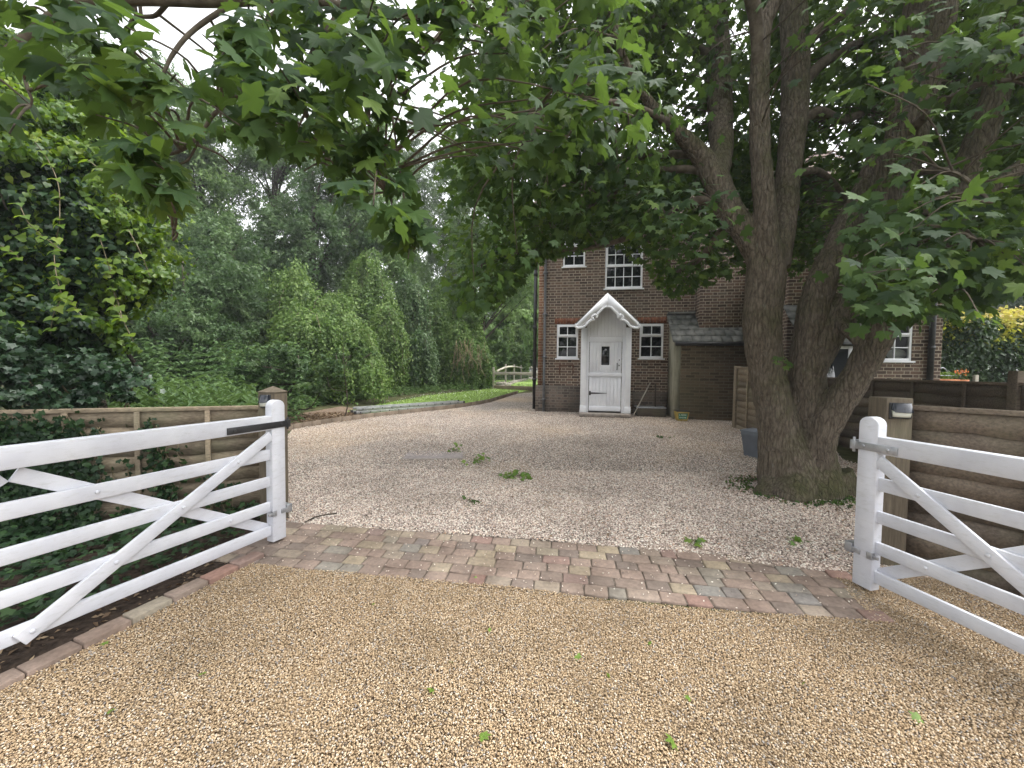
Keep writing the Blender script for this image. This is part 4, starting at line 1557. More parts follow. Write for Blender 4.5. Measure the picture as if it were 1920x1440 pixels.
TB = tb[1] + .12
STEMS = [
    [(1500, 960, TB, 140), (1478, 880, TB, 104), (1460, 800, TB, 70), (1439, 700, TB, 60), (1428, 610, TB, 64), (1436, 520, TB, 66), (1434, 465, TB, 60)],
    [(1436, 505, TB, 52), (1402, 440, TB + .05, 46), (1368, 395, TB + .1, 46), (1344, 340, TB + .15, 44), (1314, 292, TB + .2, 34), (1262, 238, TB + .1, 24), (1215, 190, TB - .1, 19), (1170, 110, TB - .2, 15), (1150, 30, TB - .3, 12), (1120, -60, TB - .4, 9)],
    [(1345, 345, TB + .2, 36), (1352, 280, TB + .5, 40), (1350, 200, TB + .8, 42), (1346, 100, TB + 1.0, 40), (1340, 0, TB + 1.2, 36), (1330, -130, TB + 1.4, 30), (1320, -330, TB + 1.6, 22)],
    [(1440, 500, TB - .05, 46), (1437, 430, TB - .1, 38), (1430, 340, TB - .12, 35), (1424, 240, TB - .1, 33), (1424, 140, TB - .1, 32), (1432, 50, TB - .1, 28), (1462, -20, TB - .1, 24), (1500, -150, TB, 20)],
    [(1452, 500, TB + .05, 50), (1468, 430, TB + .1, 42), (1477, 330, TB + .2, 40), (1488, 230, TB + .3, 43), (1492, 120, TB + .4, 44), (1486, 0, TB + .5, 42), (1480, -150, TB + .6, 36), (1470, -350, TB + .8, 26)],
    [(1520, 955, TB, 140), (1520, 870, TB, 86), (1516, 790, TB, 68), (1512, 700, TB, 60), (1519, 630, TB - .02, 55), (1532, 555, TB - .05, 52), (1560, 485, TB - .05, 46), (1590, 420, TB, 42), (1625, 350, TB, 38), (1650, 280, TB, 34)],
    [(1506, 640, TB + .12, 36), (1520, 575, TB + .3, 36), (1548, 505, TB + .5, 34), (1582, 440, TB + .6, 30), (1610, 380, TB + .7, 22)],
    [(1518, 700, TB - .05, 50), (1550, 640, TB - .12, 48), (1590, 578, TB - .2, 48), (1630, 510, TB - .25, 50), (1660, 430, TB - .3, 54), (1680, 340, TB - .35, 58), (1700, 250, TB - .4, 62), (1722, 140, TB - .45, 68), (1742, 30, TB - .5, 74), (1760, -120, TB - .5, 70), (1780, -300, TB - .5, 52)],
    [(1535, 920, TB - .02, 80), (1528, 860, TB - .1, 62), (1545, 800, TB - .2, 54), (1580, 745, TB - .3, 50), (1612, 695, TB - .4, 48), (1640, 640, TB - .5, 50), (1662, 580, TB - .55, 48), (1700, 500, TB - .6, 44), (1745, 430, TB - .65, 42), (1790, 360, TB - .7, 42), (1832, 270, TB - .75, 42), (1862, 190, TB - .8, 40), (1900, 90, TB - .8, 36), (1960, -20, TB - .8, 26)],
    [(1660, 600, TB - .5, 36), (1700, 545, TB - .55, 36), (1750, 480, TB - .6, 34), (1810, 400, TB - .65, 31), (1870, 345, TB - .7, 28), (1950, 290, TB - .7, 22), (2050, 230, TB - .7, 16)],
    [(1572, 600, TB - .22, 24), (1590, 618, TB - .36, 22), (1604, 636, TB - .42, 18), (1612, 646, TB - .46, 14)],
    [(1478, 890, TB, 80), (1446, 925, TB - .12, 56), (1408, 943, TB - .2, 28), (1378, 951, TB - .25, 12)],
    [(1485, 900, TB - .1, 80), (1482, 935, TB - .3, 62), (1474, 958, TB - .38, 26)],
    [(1555, 890, TB, 76), (1582, 932, TB - .08, 60), (1604, 956, TB - .12, 40), (1616, 972, TB - .16, 24)],
    [(1530, 900, TB - .1, 80), (1545, 940, TB - .25, 66), (1560, 962, TB - .33, 30)],
    [(1482, 880, TB + .15, 86), (1455, 915, TB + .3, 60), (1434, 925, TB + .4, 26)],
]
mb = MB()
LIMB = []
for rows in STEMS:
    p, r = stem_pts(rows)
    LIMB.append(p)
    mb.tube(p, r, 14)
trunk = mb.build('trunk', M['bark'], maple, smooth=True)
rm = trunk.modifiers.new('skin', 'REMESH')
rm.mode = 'VOXEL'
rm.voxel_size = 0.016
rm.use_smooth_shade = True
sm = trunk.modifiers.new('soften', 'SMOOTH')
sm.iterations = 3
sm.factor = 0.5
tx = bpy.data.textures.new('bark_lumps', 'CLOUDS')
tx.noise_scale = 0.16
dp = trunk.modifiers.new('lumps', 'DISPLACE')
dp.texture = tx
dp.strength = 0.03
dp.mid_level = 0.5
dp.texture_coords = 'LOCAL'

# thinner boughs, each as (px, py, depth, width)
BOUGHS = [
    [(1330, 325, TB + .2, 16), (1290, 317, TB + .3, 14), (1225, 322, TB + .5, 12), (1165, 352, TB + .8, 11), (1110, 385, TB + 1.2, 9), (1040, 415, TB + 1.6, 7), (950, 430, TB + 2.0, 5)],
    [(1352, 378, TB + .1, 20), (1300, 378, TB + .3, 17), (1250, 405, TB + .5, 14), (1190, 440, TB + .8, 11), (1120, 462, TB + 1.1, 9), (1040, 470, TB + 1.4, 7), (960, 478, TB + 1.8, 5), (890, 500, TB + 2.1, 3)],
    [(1380, 420, TB + .2, 22), (1350, 440, TB + .4, 20), (1322, 475, TB + .6, 14), (1290, 500, TB + .8, 9), (1255, 515, TB + 1.0, 5)],
    [(1250, 228, TB, 14), (1190, 200, TB - .4, 12), (1120, 190, TB - .8, 10), (1050, 205, TB - 1.2, 8), (990, 240, TB - 1.5, 6)],
    [(1310, 290, TB + .2, 16), (1240, 290, TB + .5, 14), (1160, 300, TB + 1.0, 11), (1080, 320, TB + 1.5, 9), (980, 330, TB + 2.0, 7), (890, 330, TB + 2.4, 4)],
    [(1346, 120, TB + 1.0, 18), (1270, 60, TB + 1.0, 15), (1180, 20, TB + 1.0, 12), (1080, 30, TB + 1.2, 9), (980, 90, TB + 1.6, 6)],
    [(1500, 90, TB + .4, 22), (1540, 55, TB + .4, 19), (1590, 20, TB + .4, 14), (1640, -40, TB + .4, 10)],
    [(1497, 170, TB + .35, 20), (1540, 120, TB + .5, 18), (1610, 80, TB + .7, 14), (1690, 55, TB + .9, 10)],
    [(1490, 250, TB + .3, 18), (1530, 210, TB + .5, 18), (1580, 225, TB + .7, 16), (1640, 200, TB + .9, 12), (1700, 170, TB + 1.1, 8)],
    [(1482, 330, TB + .2, 14), (1530, 320, TB + .5, 12), (1570, 350, TB + .8, 9), (1600, 400, TB + 1.1, 6)],
    [(1700, 250, TB - .4, 18), (1760, 200, TB - .9, 15), (1830, 160, TB - 1.2, 11), (1900, 150, TB - 1.4, 7)],
    [(1660, 430, TB - .3, 16), (1720, 400, TB - .9, 13), (1780, 410, TB - 1.3, 10), (1830, 450, TB - 1.6, 6)],
    [(1685, 340, TB - .35, 16), (1740, 320, TB - 1.0, 13), (1800, 330, TB - 1.5, 9), (1860, 380, TB - 1.7, 5)],
    [(1650, 500, TB - .3, 14), (1690, 500, TB - .9, 11), (1730, 520, TB - 1.3, 8), (1780, 550, TB - 1.5, 5)],
    # the low limb that reaches out over the drive towards the left
    [(1424, 140, TB - .1, 22), (1410, 0, TB - .3, 24), (1340, -150, TB - .8, 24), (1180, -190, TB - 1.3, 24), (1020, -120, TB - 1.7, 22), (900, -20, TB - 1.95, 20), (800, 26, TB - 2.1, 19), (700, 22, TB - 2.25, 17), (560, 0, TB - 2.4, 16), (400, 4, TB - 2.5, 16), (250, 2, TB - 2.6, 15), (130, 14, TB - 2.65, 16), (50, 66, TB - 2.7, 14), (-30, 130, TB - 2.75, 11)],
    [(890, -12, TB - 1.97, 16), (850, 40, TB - 2.0, 14), (800, 92, TB - 2.1, 12), (765, 92, TB - 2.15, 10), (725, 106, TB - 2.2, 9), (660, 110, TB - 2.25, 7), (600, 112, TB - 2.3, 4)],
    [(722, 106, TB - 2.2, 6), (705, 160, TB - 2.25, 5), (690, 200, TB - 2.3, 4), (700, 280, TB - 2.3, 3), (725, 360, TB - 2.3, 3)],
    [(560, 0, TB - 2.4, 10), (500, 40, TB - 2.45, 9), (475, 110, TB - 2.5, 8), (450, 170, TB - 2.5, 8), (400, 215, TB - 2.55, 7), (378, 250, TB - 2.55, 7), (340, 282, TB - 2.6, 6), (300, 292, TB - 2.6, 5), (265, 300, TB - 2.6, 3)],
    [(440, 4, TB - 2.5, 9), (365, 55, TB - 2.55, 8), (322, 105, TB - 2.6, 7), (295, 168, TB - 2.6, 4)],
    [(380, 250, TB - 2.55, 4), (352, 300, TB - 2.55, 4), (318, 320, TB - 2.6, 3), (322, 400, TB - 2.6, 2), (325, 450, TB - 2.6, 2)],
    [(315, 5, TB - 2.55, 8), (290, 30, TB - 2.5, 7), (250, 35, TB - 2.5, 6), (238, 75, TB - 2.5, 4)],
    [(45, 72, TB - 2.7, 8), (48, 150, TB - 2.75, 6), (60, 190, TB - 2.75, 4), (45, 205, TB - 2.75, 3)],
    [(640, 14, TB - 2.3, 9), (560, 150, TB - 2.4, 5), (590, 250, TB - 2.35, 4), (640, 330, TB - 2.3, 3)],
    [(720, 108, TB - 2.2, 5), (740, 250, TB - 2.2, 4), (762, 400, TB - 2.15, 3), (775, 470, TB - 2.15, 2)],
]
mb = MB()
for rows in BOUGHS:
    p, r = stem_pts(rows, 5)
    LIMB.append(p)
    mb.tube(p, r, 7, wob=.06)

# where leaves hang: (px, py, depth, radius in m, leaves)
SPRAY = []


def lower_edge(px):
    xs = [790, 830, 870, 920, 960, 1000, 1050, 1100, 1135, 1170, 1210, 1250, 1300, 1350, 1400, 1470, 1520, 1570, 1610, 1680, 1740, 1800, 1850, 1900, 1990]
    ys = [330, 540, 590, 580, 545, 500, 475, 462, 455, 468, 500, 560, 550, 520, 500, 500, 540, 560, 600, 600, 590, 575, 565, 545, 530]
    return np.interp(px, xs, ys)


LP = np.vstack(LIMB)


def twig(c, r0=.010):
    """a shoot from the nearest bough to a spray's middle"""
    d = np.linalg.norm(LP - c, axis=1)
    # prefer boughs that pass above and behind
    i = int(np.argmin(d + np.maximum(0, c[2] - LP[:, 2]) * .8))
    if d[i] > 2.6: return None
    a = LP[i]
    mid = (a + c) / 2 + np.array([0, 0, .10 * d[i]]) + rng.normal(0, .05, 3) * d[i]
    P = catmull([a, mid, c], 4)
    mb.tube(P, np.linspace(r0, .003, len(P)), 5, cap=False)
    return norm(c - a)


def add_spray(px, py, Y, rad, n):
    SPRAY.append((at(px, py, Y), rad, n, px, py))


# far and middle crown over the house
tries = 0
cnt = 0
while cnt < 420 and tries < 9000:
    tries += 1
    px = random.uniform(835, 1500)
    Y = random.choice([random.uniform(4.0, 5.5), random.uniform(5.0, 7.0), random.uniform(5.3, 7.2)])
    rp_ = .32 * F_PX / Y
    lim = lower_edge(px) - rp_ * .55
    if px < 880: lim -= 10
    py = random.uniform(-150, lim)
    if px < 905 and py < 250 and random.random() < .8: continue
    if px > 1300 and Y < 5.1: continue
    if px > 1300 and random.random() < .15: continue
    add_spray(px, py, Y, random.uniform(.30, .46), random.randint(40, 62))
    cnt += 1
cnt = 0
while cnt < 400:
    px = random.uniform(1480, 1990)
    Y = random.uniform(4.5, 8.0)
    rp_ = .32 * F_PX / Y
    py = random.uniform(-160, lower_edge(px) - rp_ * .6)
    if random.random() < .25 and py > 300: continue
    if px < 1720 and Y < 5.0: continue
    if 1500 < px < 1640 and py < 330 and random.random() < .45: continue
    add_spray(px, py, Y, random.uniform(.30, .45), random.randint(36, 56))
    cnt += 1
for _ in range(26):
    add_spray(random.uniform(1350, 1500), random.uniform(230, 450), random.uniform(5.6, 7.2), .40, 55)
# low rim leaves
for px in range(850, 1380, 16):
    Y = random.uniform(5.2, 7.4)
    add_spray(px, lower_edge(px) - .2 * F_PX / Y, Y, .22, 24)
# the crown carries on out of view above and right, added for its shade
for _ in range(48):
    add_spray(random.uniform(-100, 950), random.uniform(-620, -150), random.uniform(1.5, 2.6), random.uniform(.22, .34), random.randint(16, 26))
for _ in range(150):
    add_spray(random.uniform(1560, 2250), random.uniform(-620, -110), random.uniform(2.9, 7.0), random.uniform(.34, .5), random.randint(36, 52))
for _ in range(130):
    add_spray(random.uniform(1960, 2500), random.uniform(-250, 420), random.uniform(2.6, 6.0), random.uniform(.30, .45), random.randint(34, 48))
# big near leaves, top centre
for _ in range(46):
    px, py = random.uniform(880, 1200), random.uniform(-60, 330)
    if py > 330 - abs(px - 980) * .7 + 40: continue
    add_spray(px, py, random.uniform(1.9, 2.9), random.uniform(.14, .24), random.randint(9, 15))
# dark near leaves, right: a low skirt in front of the stems, thinner above it
for _ in range(46):
    px, py = random.uniform(1610, 1930), random.uniform(380, 590)
    if py > lower_edge(px) - 22: continue
    add_spray(px, py, random.uniform(2.6, 3.9), random.uniform(.24, .40), random.randint(18, 26))
for _ in range(30):
    px, py = random.choice([random.uniform(1600, 1690), random.uniform(1790, 1950), random.uniform(1620, 1950)]), random.uniform(-20, 380)
    add_spray(px, py, random.uniform(2.6, 4.0), random.uniform(.22, .38), random.randint(12, 18))
for px, py in ((1640, 575), (1690, 585), (1740, 570), (1800, 560), (1700, 520), (1760, 510), (1660, 480), (1730, 450), (1820, 470), (1860, 510), (1790, 400), (1700, 400), (1850, 420)):
    add_spray(px, py, random.uniform(2.5, 3.4), .24, 18)
add_spray(1835, 588, 2.3, .05, 2)
add_spray(1465, 676, TB - .35, .06, 7)
# near leaves over the drive, left: hand-placed
for px, py, n, r in [(20, 20, 7, .12), (70, 30, 7, .12), (150, 60, 9, .13), (235, 50, 8, .12), (30, 110, 6, .1), (110, 120, 8, .12), (200, 110, 9, .12), (140, 165, 7, .1), (215, 165, 8, .1), (265, 150, 6, .1),
                     (180, 215, 6, .1), (250, 230, 6, .09), (300, 200, 6, .09), (20, 215, 4, .07), (18, 250, 3, .06), (60, 200, 5, .08), (330, 140, 6, .1), (380, 65, 6, .1), (430, 85, 8, .11), (405, 130, 6, .1),
                     (470, 60, 6, .1), (520, 120, 9, .12), (480, 180, 8, .11), (540, 60, 8, .12), (600, 50, 9, .12), (650, 60, 9, .12), (560, 170, 9, .12), (610, 130, 9, .12), (520, 230, 8, .11), (450, 235, 6, .1),
                     (590, 210, 9, .12), (560, 265, 8, .11), (500, 275, 6, .09), (660, 150, 9, .12), (640, 230, 9, .11), (690, 90, 8, .11), (730, 60, 8, .11), (745, 140, 8, .11), (700, 200, 8, .11), (765, 165, 5, .08),
                     (690, 265, 8, .11), (610, 300, 8, .1), (660, 320, 8, .1), (570, 320, 4, .07), (720, 300, 8, .1), (745, 345, 7, .09), (640, 375, 5, .08), (700, 385, 8, .1), (740, 410, 6, .08), (770, 425, 7, .08),
                     (745, 460, 5, .07), (790, 440, 5, .07), (765, 485, 4, .06), (790, 30, 8, .12), (830, 60, 6, .1), (820, 5, 8, .12), (860, 30, 7, .12), (240, 300, 7, .09), (270, 340, 8, .09), (300, 385, 6, .08),
                     (225, 345, 5, .08), (330, 330, 4, .07), (285, 300, 6, .09), (315, 360, 5, .07), (255, 275, 6, .08), (325, 430, 2, .04), (350, 270, 3, .06), (600, 5, 8, .14), (700, 0, 8, .14), (500, 5, 5, .12), (160, 10, 7, .12)]:
    add_spray(px, py, random.uniform(1.42, 1.95), r * 1.1, int(n * 1.45) + 2)
for _ in range(30):
    add_spray(random.uniform(420, 770), random.uniform(20, 330), random.uniform(2.0, 2.7), .16, 9)

LPs, LT, LN, LS, LR = [], [], [], [], []
for c, rad, n, px, py in SPRAY:
    dirc = twig(c, .006 + rad * .012)
    near = c[1] < 3.3
    P = c + rng.normal(0, 1, (n, 3)) * np.array([rad * .62, rad * .62, rad * .40])
    out = P - c
    out[:, 2] *= .3
    if dirc is not None: out = out + dirc * rad * .5
    T = norm(out + rng.normal(0, .25 * rad, (n, 3))) + np.array([0, 0, -.75 if near else -.55]) * rng.uniform(.3, 1.8, (n, 1))
    N = np.array([0, -.35 if near else 0, 1.0]) + rng.normal(0, .48 if near else .42, (n, 3))
    S = rng.uniform(.048, .092, n) if near else rng.uniform(.050, .092, n)
    LPs.append(P); LT.append(T); LN.append(N); LS.append(S)
    LR.append(np.clip(rng.normal(.48, .22) + rng.normal(0, .22, n), 0, 1))
branch = mb.build('branch', M['twig'], maple, smooth=True)
P, T, N, S, Rr = np.vstack(LPs), np.vstack(LT), np.vstack(LN), np.concatenate(LS), np.concatenate(LR)
# nothing may hang below the crown's own skirt, in front of the house
px_, py_, z_ = project(P)
ne = np.interp(px_, [-50, 0, 60, 90, 160, 190, 300, 335, 350, 400, 460, 500, 560, 605, 640, 700, 740, 800, 825, 875, 900, 1000, 1100, 1200, 1300, 1560, 1600], [130, 140, 140, 175, 205, 350, 420, 410, 270, 262, 275, 300, 305, 300, 390, 430, 490, 490, 200, 190, 330, 345, 330, 300, 300, 300, 640])
SZ = S * F_PX / np.maximum(z_, .3)
ok = (P[:, 1] < 3.3) | (py_ < lower_edge(px_) + 6) | (px_ < 790)
ok &= (P[:, 1] >= 3.3) | (py_ + SZ * .55 < ne)
# open sky between the low boughs
ok &= ~((P[:, 1] < 3.3) & (((px_ - 350) / 70) ** 2 + ((py_ - 60) / 52) ** 2 < 1) & (rng.random(len(P)) < .75))
ok &= ~((P[:, 1] < 3.3) & (((px_ - 775) / 60) ** 2 + ((py_ - 190) / 70) ** 2 < 1) & (rng.random(len(P)) < .6))
ok[(px_ < 55) & (py_ > 185) & (py_ < 268) & (P[:, 1] < 3)] = True
ok &= ~((px_ > 1800) & (px_ < 1830) & (py_ > 600))
ok[(np.abs(px_ - 1465) < 40) & (np.abs(py_ - 676) < 40)] = True
ok &= ~((P[:, 1] > 4.0) & (px_ < 815))
P, T, N, S, Rr = P[ok], T[ok], N[ok], S[ok], Rr[ok]
nearm = P[:, 1] < 3.4
leaves('crown', P[~nearm], T[~nearm], N[~nearm], S[~nearm], MAPLE_LO, M['maple'], maple, Rr[~nearm])
leaves('near_crown', P[nearm], T[nearm], N[nearm], S[nearm], MAPLE, M['maple'], maple, Rr[nearm])

# leaf litter and moss crumbs gathered round the foot of the trunk
n = 700
a_ = rng.uniform(0, 2 * math.pi, n)
rr_ = .50 + np.abs(rng.normal(0, .22, n))
P = np.stack([tb[0] + np.cos(a_) * rr_ * 1.05, tb[1] + .05 + np.sin(a_) * rr_ * .75, np.zeros(n)], 1)
P[:, 2] = [g(y) + .02 for y in P[:, 1]]
o = leaves('leaf_litter', P, rng.normal(0, 1, (n, 3)) * np.array([1, 1, .25]), np.array([0, -.1, 1.]) + rng.normal(0, .4, (n, 3)), rng.uniform(.010, .036, n), DIAMOND, M['dead_leaf'])
tag(o, kind='stuff')
n = 500
a_ = rng.uniform(0, 2 * math.pi, n)
rr_ = .46 + np.abs(rng.normal(0, .12, n))
P = np.stack([tb[0] + np.cos(a_) * rr_ * 1.05, tb[1] + .05 + np.sin(a_) * rr_ * .8, np.zeros(n)], 1)
P[:, 2] = [g(y) + .03 for y in P[:, 1]]
o = leaves('moss', P, rng.normal(0, 1, (n, 3)) + np.array([0, 0, .6]), rng.normal(0, 1, (n, 3)), rng.uniform(.014, .035, n), DIAMOND, M['maple'])
tag(o, kind='stuff')


# ------------------------------------------------------------------ woodland, shrubs, hedges
def crown_cloud(ells, ncl, per, lsize, crad=.22, seed=0, up=.6, shell=.55, jitter=1.0, below=None):
    """leaf clumps spread through a union of ellipsoids (cx,cy,cz,rx,ry,rz)"""
    r = np.random.default_rng(seed)
    Ps, Ns, Rs = [], [], []
    vol = np.array([e[3] * e[4] * e[5] for e in ells]) ** .8
    pick = r.choice(len(ells), ncl, p=vol / vol.sum())
    cls = []
    for k in pick:
        e = np.array(ells[k])
        d = norm(r.normal(size=3))
        if d[2] < -.8: d[2] *= -.5; d = norm(d)
        q = d * (shell + (1 - shell) * r.random() ** .6)
        c = e[:3] + q * e[3:]
        rad = crad * (e[3] + e[5]) / 2 * r.uniform(.6, 1.3)
        cls.append(c)
        # each clump is a spray: longer along its own bough than across it
        ax = norm(d + r.normal(0, .55, 3) + np.array([0, 0, -.12]))
        al = r.uniform(-1, 1, (per, 1))
        off = r.normal(0, 1, (per, 3)) * (1.05 - .45 * np.abs(al))
        pp = c + ax * al * rad * 1.25 + off * rad * .40
        Ps.append(pp)
        Ns.append(norm(off) * .6 + d * .45 + np.array([0, 0, up]) + r.normal(0, .4, (per, 3)))
        Rs.append(np.clip(r.normal(.5, .20) + r.normal(0, .2, per), 0, 1))
    return np.vstack(Ps), np.vstack(Ns), np.concatenate(Rs), cls


def px_ell(px, py, Y, rx, ry, deep=1.0):
    c = at(px, py, Y)
    k = Y / F_PX
    return (c[0], c[1], c[2], rx * k, rx * k * deep, ry * k)


def tree(name, label, base, ells, ncl, per, lsize, mat, seed, trunk_r=.16, tpl=SPRIG, group=None, cat='tree', crad=.22, shell=.5, limbs=14, lean=None, hang=.35, bark=None, up=.12):
    """trunk with limbs running to the leaf clumps, crown as leaf-sized faces"""
    bx, by = base
    root = empty(name, (bx, by, g(by)), 0, label, cat, group)
    P, N, Rn, cls = crown_cloud(ells, ncl, per, lsize, crad, seed, up, shell)
    r = np.random.default_rng(seed + 99)
    top = max(e[2] + e[5] * .6 for e in ells)
    ctr = np.average([e[:3] for e in ells], axis=0)
    mb = MB()
    b = np.array([bx, by, g(by) - .1])
    spine = catmull([b, b + (ctr - b) * np.array([.15, .15, .4]) + r.normal(0, .08, 3), ctr, np.array([ctr[0], ctr[1], top])], 6)
    mb.tube(spine, np.linspace(trunk_r, trunk_r * .25, len(spine)), 9, wob=.06)
    tr = mb.build('trunk', bark or M['bark_far'], root, smooth=True)
    mb = MB()
    for k in r.choice(len(cls), min(limbs, len(cls)), replace=False):
        c = cls[k]
        hh = np.clip((c[2] - b[2]) / (top - b[2]) * .75, .12, .95)
        a = spine[int(hh * (len(spine) - 1))]
        q = catmull([a, (a + c) / 2 + r.normal(0, .12, 3), c], 4)
        mb.tube(q, np.linspace(trunk_r * .38, .012, len(q)), 5, cap=False)
    mb.build('limb', bark or M['bark_far'], root, smooth=True)
    T = r.normal(0, 1, P.shape) + np.array([0, 0, -hang])
    gy = g(by)
    k = P[:, 2] > gy + .02
    leaves('crown', P[k], T[k], N[k], r.uniform(.7, 1.3, k.sum()) * lsize, tpl, mat, root, Rn[k])
    return root


def vine_mound(name, label, px, py_top, halfw, Y, mat, seed, lsize=.055, strands=220, group=None, deep=.7, nlobe=9, tone0=.48):
    """a thicket smothered by hanging creeper: many lobes, each covered by strands that fall in ragged curtains"""
    r = np.random.default_rng(seed)
    zb = g(Y)
    cx = at(px, 700, Y)[0]
    k = Y / F_PX
    rx, ry = halfw * k, halfw * k * deep
    hgt = at(px, py_top, Y)[2] - zb
    root = empty(name, (cx, Y, zb), 0, label, 'shrub', group)
    lobes = [(r.normal(0, .1), 0.0, .42, 1.0)]
    for i in range(nlobe):
        f = -1 + 2 * (i + .5) / nlobe + r.normal(0, .10)
        d = r.uniform(-.9, .35)
        lobes.append((f * .82, d, r.uniform(.24, .44), (1 - .55 * abs(f) ** 2.4) * r.uniform(.66, .97) * (1 - .22 * max(0, -d))))
    Ps, Ts, Ns, Rs = [], [], [], []
    vines = MB()
    for s in range(strands):
        lx, ly, lr, lh = lobes[r.integers(len(lobes))]
        tone_l = .12 * math.sin(lx * 7 + ly * 5)
        a = r.uniform(0, 2 * math.pi)
        if math.sin(a) > .3 and r.random() < .75: a = -a
        rad = r.uniform(.82, 1.12)
        t = r.uniform(.05, 1.0)
        tone = np.clip(r.normal(tone0 + tone_l, .17), 0, 1)
        stop = t + r.uniform(.35, 1.3)
        ang = a
        ph = r.uniform(0, 6)
        pts = []
        while t < stop:
            if t < 1:
                rr, zz = math.sin(t * math.pi / 2), math.cos(t * math.pi / 2) ** .8
            else:
                rr, zz = 1 + .06 * math.sin(4 * t + ph), 0
            z = zb + hgt * lh * (.52 + .48 * zz) - max(0, t - 1) * hgt * .55
            if z < zb + .05: break
            p = np.array([cx + (lx + math.cos(ang) * lr * rr * rad) * rx, Y + (ly + math.sin(ang) * lr * rr * rad * 1.1) * ry, z + .05 * hgt * math.sin(5 * ang + 3 * t + ph)])
            pts.append(p)
            ang += r.normal(0, .03)
            t += .034
        if len(pts) < 4: continue
        pts = np.array(pts)
        if s % 7 == 0: vines.tube(pts[::4] if len(pts) > 9 else pts, .008, 4, cap=False)
        m = 5
        n = len(pts)
        q = np.repeat(pts, m, 0) + r.normal(0, .075, (n * m, 3))
        Ps.append(q)
        o = np.array([math.cos(ang), math.sin(ang), .9])
        Ns.append(o + r.normal(0, .5, (n * m, 3)))
        Ts.append(np.array([math.cos(ang) * .4, math.sin(ang) * .4, -.7]) + r.normal(0, .65, (n * m, 3)))
        Rs.append(np.clip(tone + r.normal(0, .2, n * m), 0, 1))
    # leaves inside each lobe and low down, behind the curtains
    n = strands * 16
    li = r.integers(len(lobes), size=n)
    L_ = np.array(lobes)[li]
    d = norm(r.normal(size=(n, 3)))
    q = r.random((n, 1)) ** .4 * .92
    d2 = d * q
    Pf = np.stack([cx + (L_[:, 0] + d2[:, 0] * L_[:, 2]) * rx, Y + (L_[:, 1] + d2[:, 1] * L_[:, 2]) * ry, zb + hgt * L_[:, 3] * (.5 + .46 * d2[:, 2])], 1)
    Ps.append(Pf); Ns.append(d + r.normal(0, .5, (n, 3)) + np.array([0, 0, .4])); Ts.append(r.normal(0, 1, (n, 3)) + np.array([0, 0, -.5])); Rs.append(np.clip(r.normal(.3, .2, n), 0, 1))
    n = strands * 9
    Pl = np.stack([cx + r.uniform(-.95, .95, n) * rx, Y + r.uniform(-.7, .6, n) * ry, zb + .03 + r.random(n) ** 1.3 * hgt * .4], 1)
    Ps.append(Pl); Ns.append(np.array([0, -.6, .6]) + r.normal(0, .6, (n, 3))); Ts.append(r.normal(0, 1, (n, 3)) + np.array([0, 0, -.5])); Rs.append(np.clip(r.normal(.35, .2, n), 0, 1))
    # sprays that stick out of the top
    for _ in range(80):
        lx, ly, lr, lh = lobes[r.integers(len(lobes))]
        p0 = np.array([cx + (lx + r.normal(0, .4) * lr) * rx, Y + ly * ry, zb + hgt * lh * .93])
        e = np.array([r.normal(0, .38), r.normal(-.1, .2), r.uniform(-.05, .5)])
        for j in range(12):
            Ps.append((p0 + e * (j / 12) + r.normal(0, .03, 3))[None]); Ns.append(r.normal(0, .5, (1, 3)) + np.array([[0, -.3, .8]])); Ts.append(r.normal(0, 1, (1, 3))); Rs.append(np.array([np.clip(r.normal(.65, .2), 0, 1)]))
    for _ in range(9):
        lx, ly, lr, lh = lobes[r.integers(len(lobes))]
        p0 = np.array([cx + lx * .6 * rx, Y + ly * .5 * ry, zb - .05])
        p1 = np.array([cx + lx * rx, Y + ly * ry, zb + hgt * lh * .85])
        vines.tube(catmull([p0, (p0 + p1) / 2 + r.normal(0, .12, 3), p1], 4), .03, 5)
    vines.build('stem', M['vine'], root, smooth=True)
    P_ = np.vstack(Ps)
    leaves('foliage', P_, np.vstack(Ts), np.vstack(Ns), r.uniform(.7, 1.3, len(P_)) * lsize, DIAMOND, mat, root, np.concatenate(Rs))
    return root


# --- the far row behind everything, one mass at this distance
def far_wood():
    r = np.random.default_rng(5)
    ells = []
    for px in np.arange(-500, 1250, 75):
        Y = r.uniform(34, 44)
        top = r.uniform(300, 400)
        if 380 < px < 900: top += 130
        ells.append(px_ell(px, (690 + top) / 2, Y, r.uniform(75, 110), (690 - top) / 2, .6))
    for px in np.arange(1450, 2700, 110):
        Y = r.uniform(34, 46)
        ells.append(px_ell(px, 640, Y, r.uniform(80, 120), r.uniform(75, 120), .6))
    for px in np.arange(-600, 1250, 60):
        Y = r.uniform(24, 30)
        ells.append(px_ell(px, 630, Y, r.uniform(55, 85), r.uniform(55, 85), .6))
    P, N, Rn, _ = crown_cloud(ells, 2100, 70, .3, .17, 6, .15, .5)
    T = r.normal(0, 1, P.shape)
    o = leaves('distant_woodland', P, T, N, r.uniform(.2, .38, len(P)), SPRIG, M['wood_leaf'], None, Rn)
    tag(o, kind='stuff')


far_wood()

WT = 'trees behind the creeper mounds'


def gx(px, Y):
    return at(px, 700, Y)[0], Y


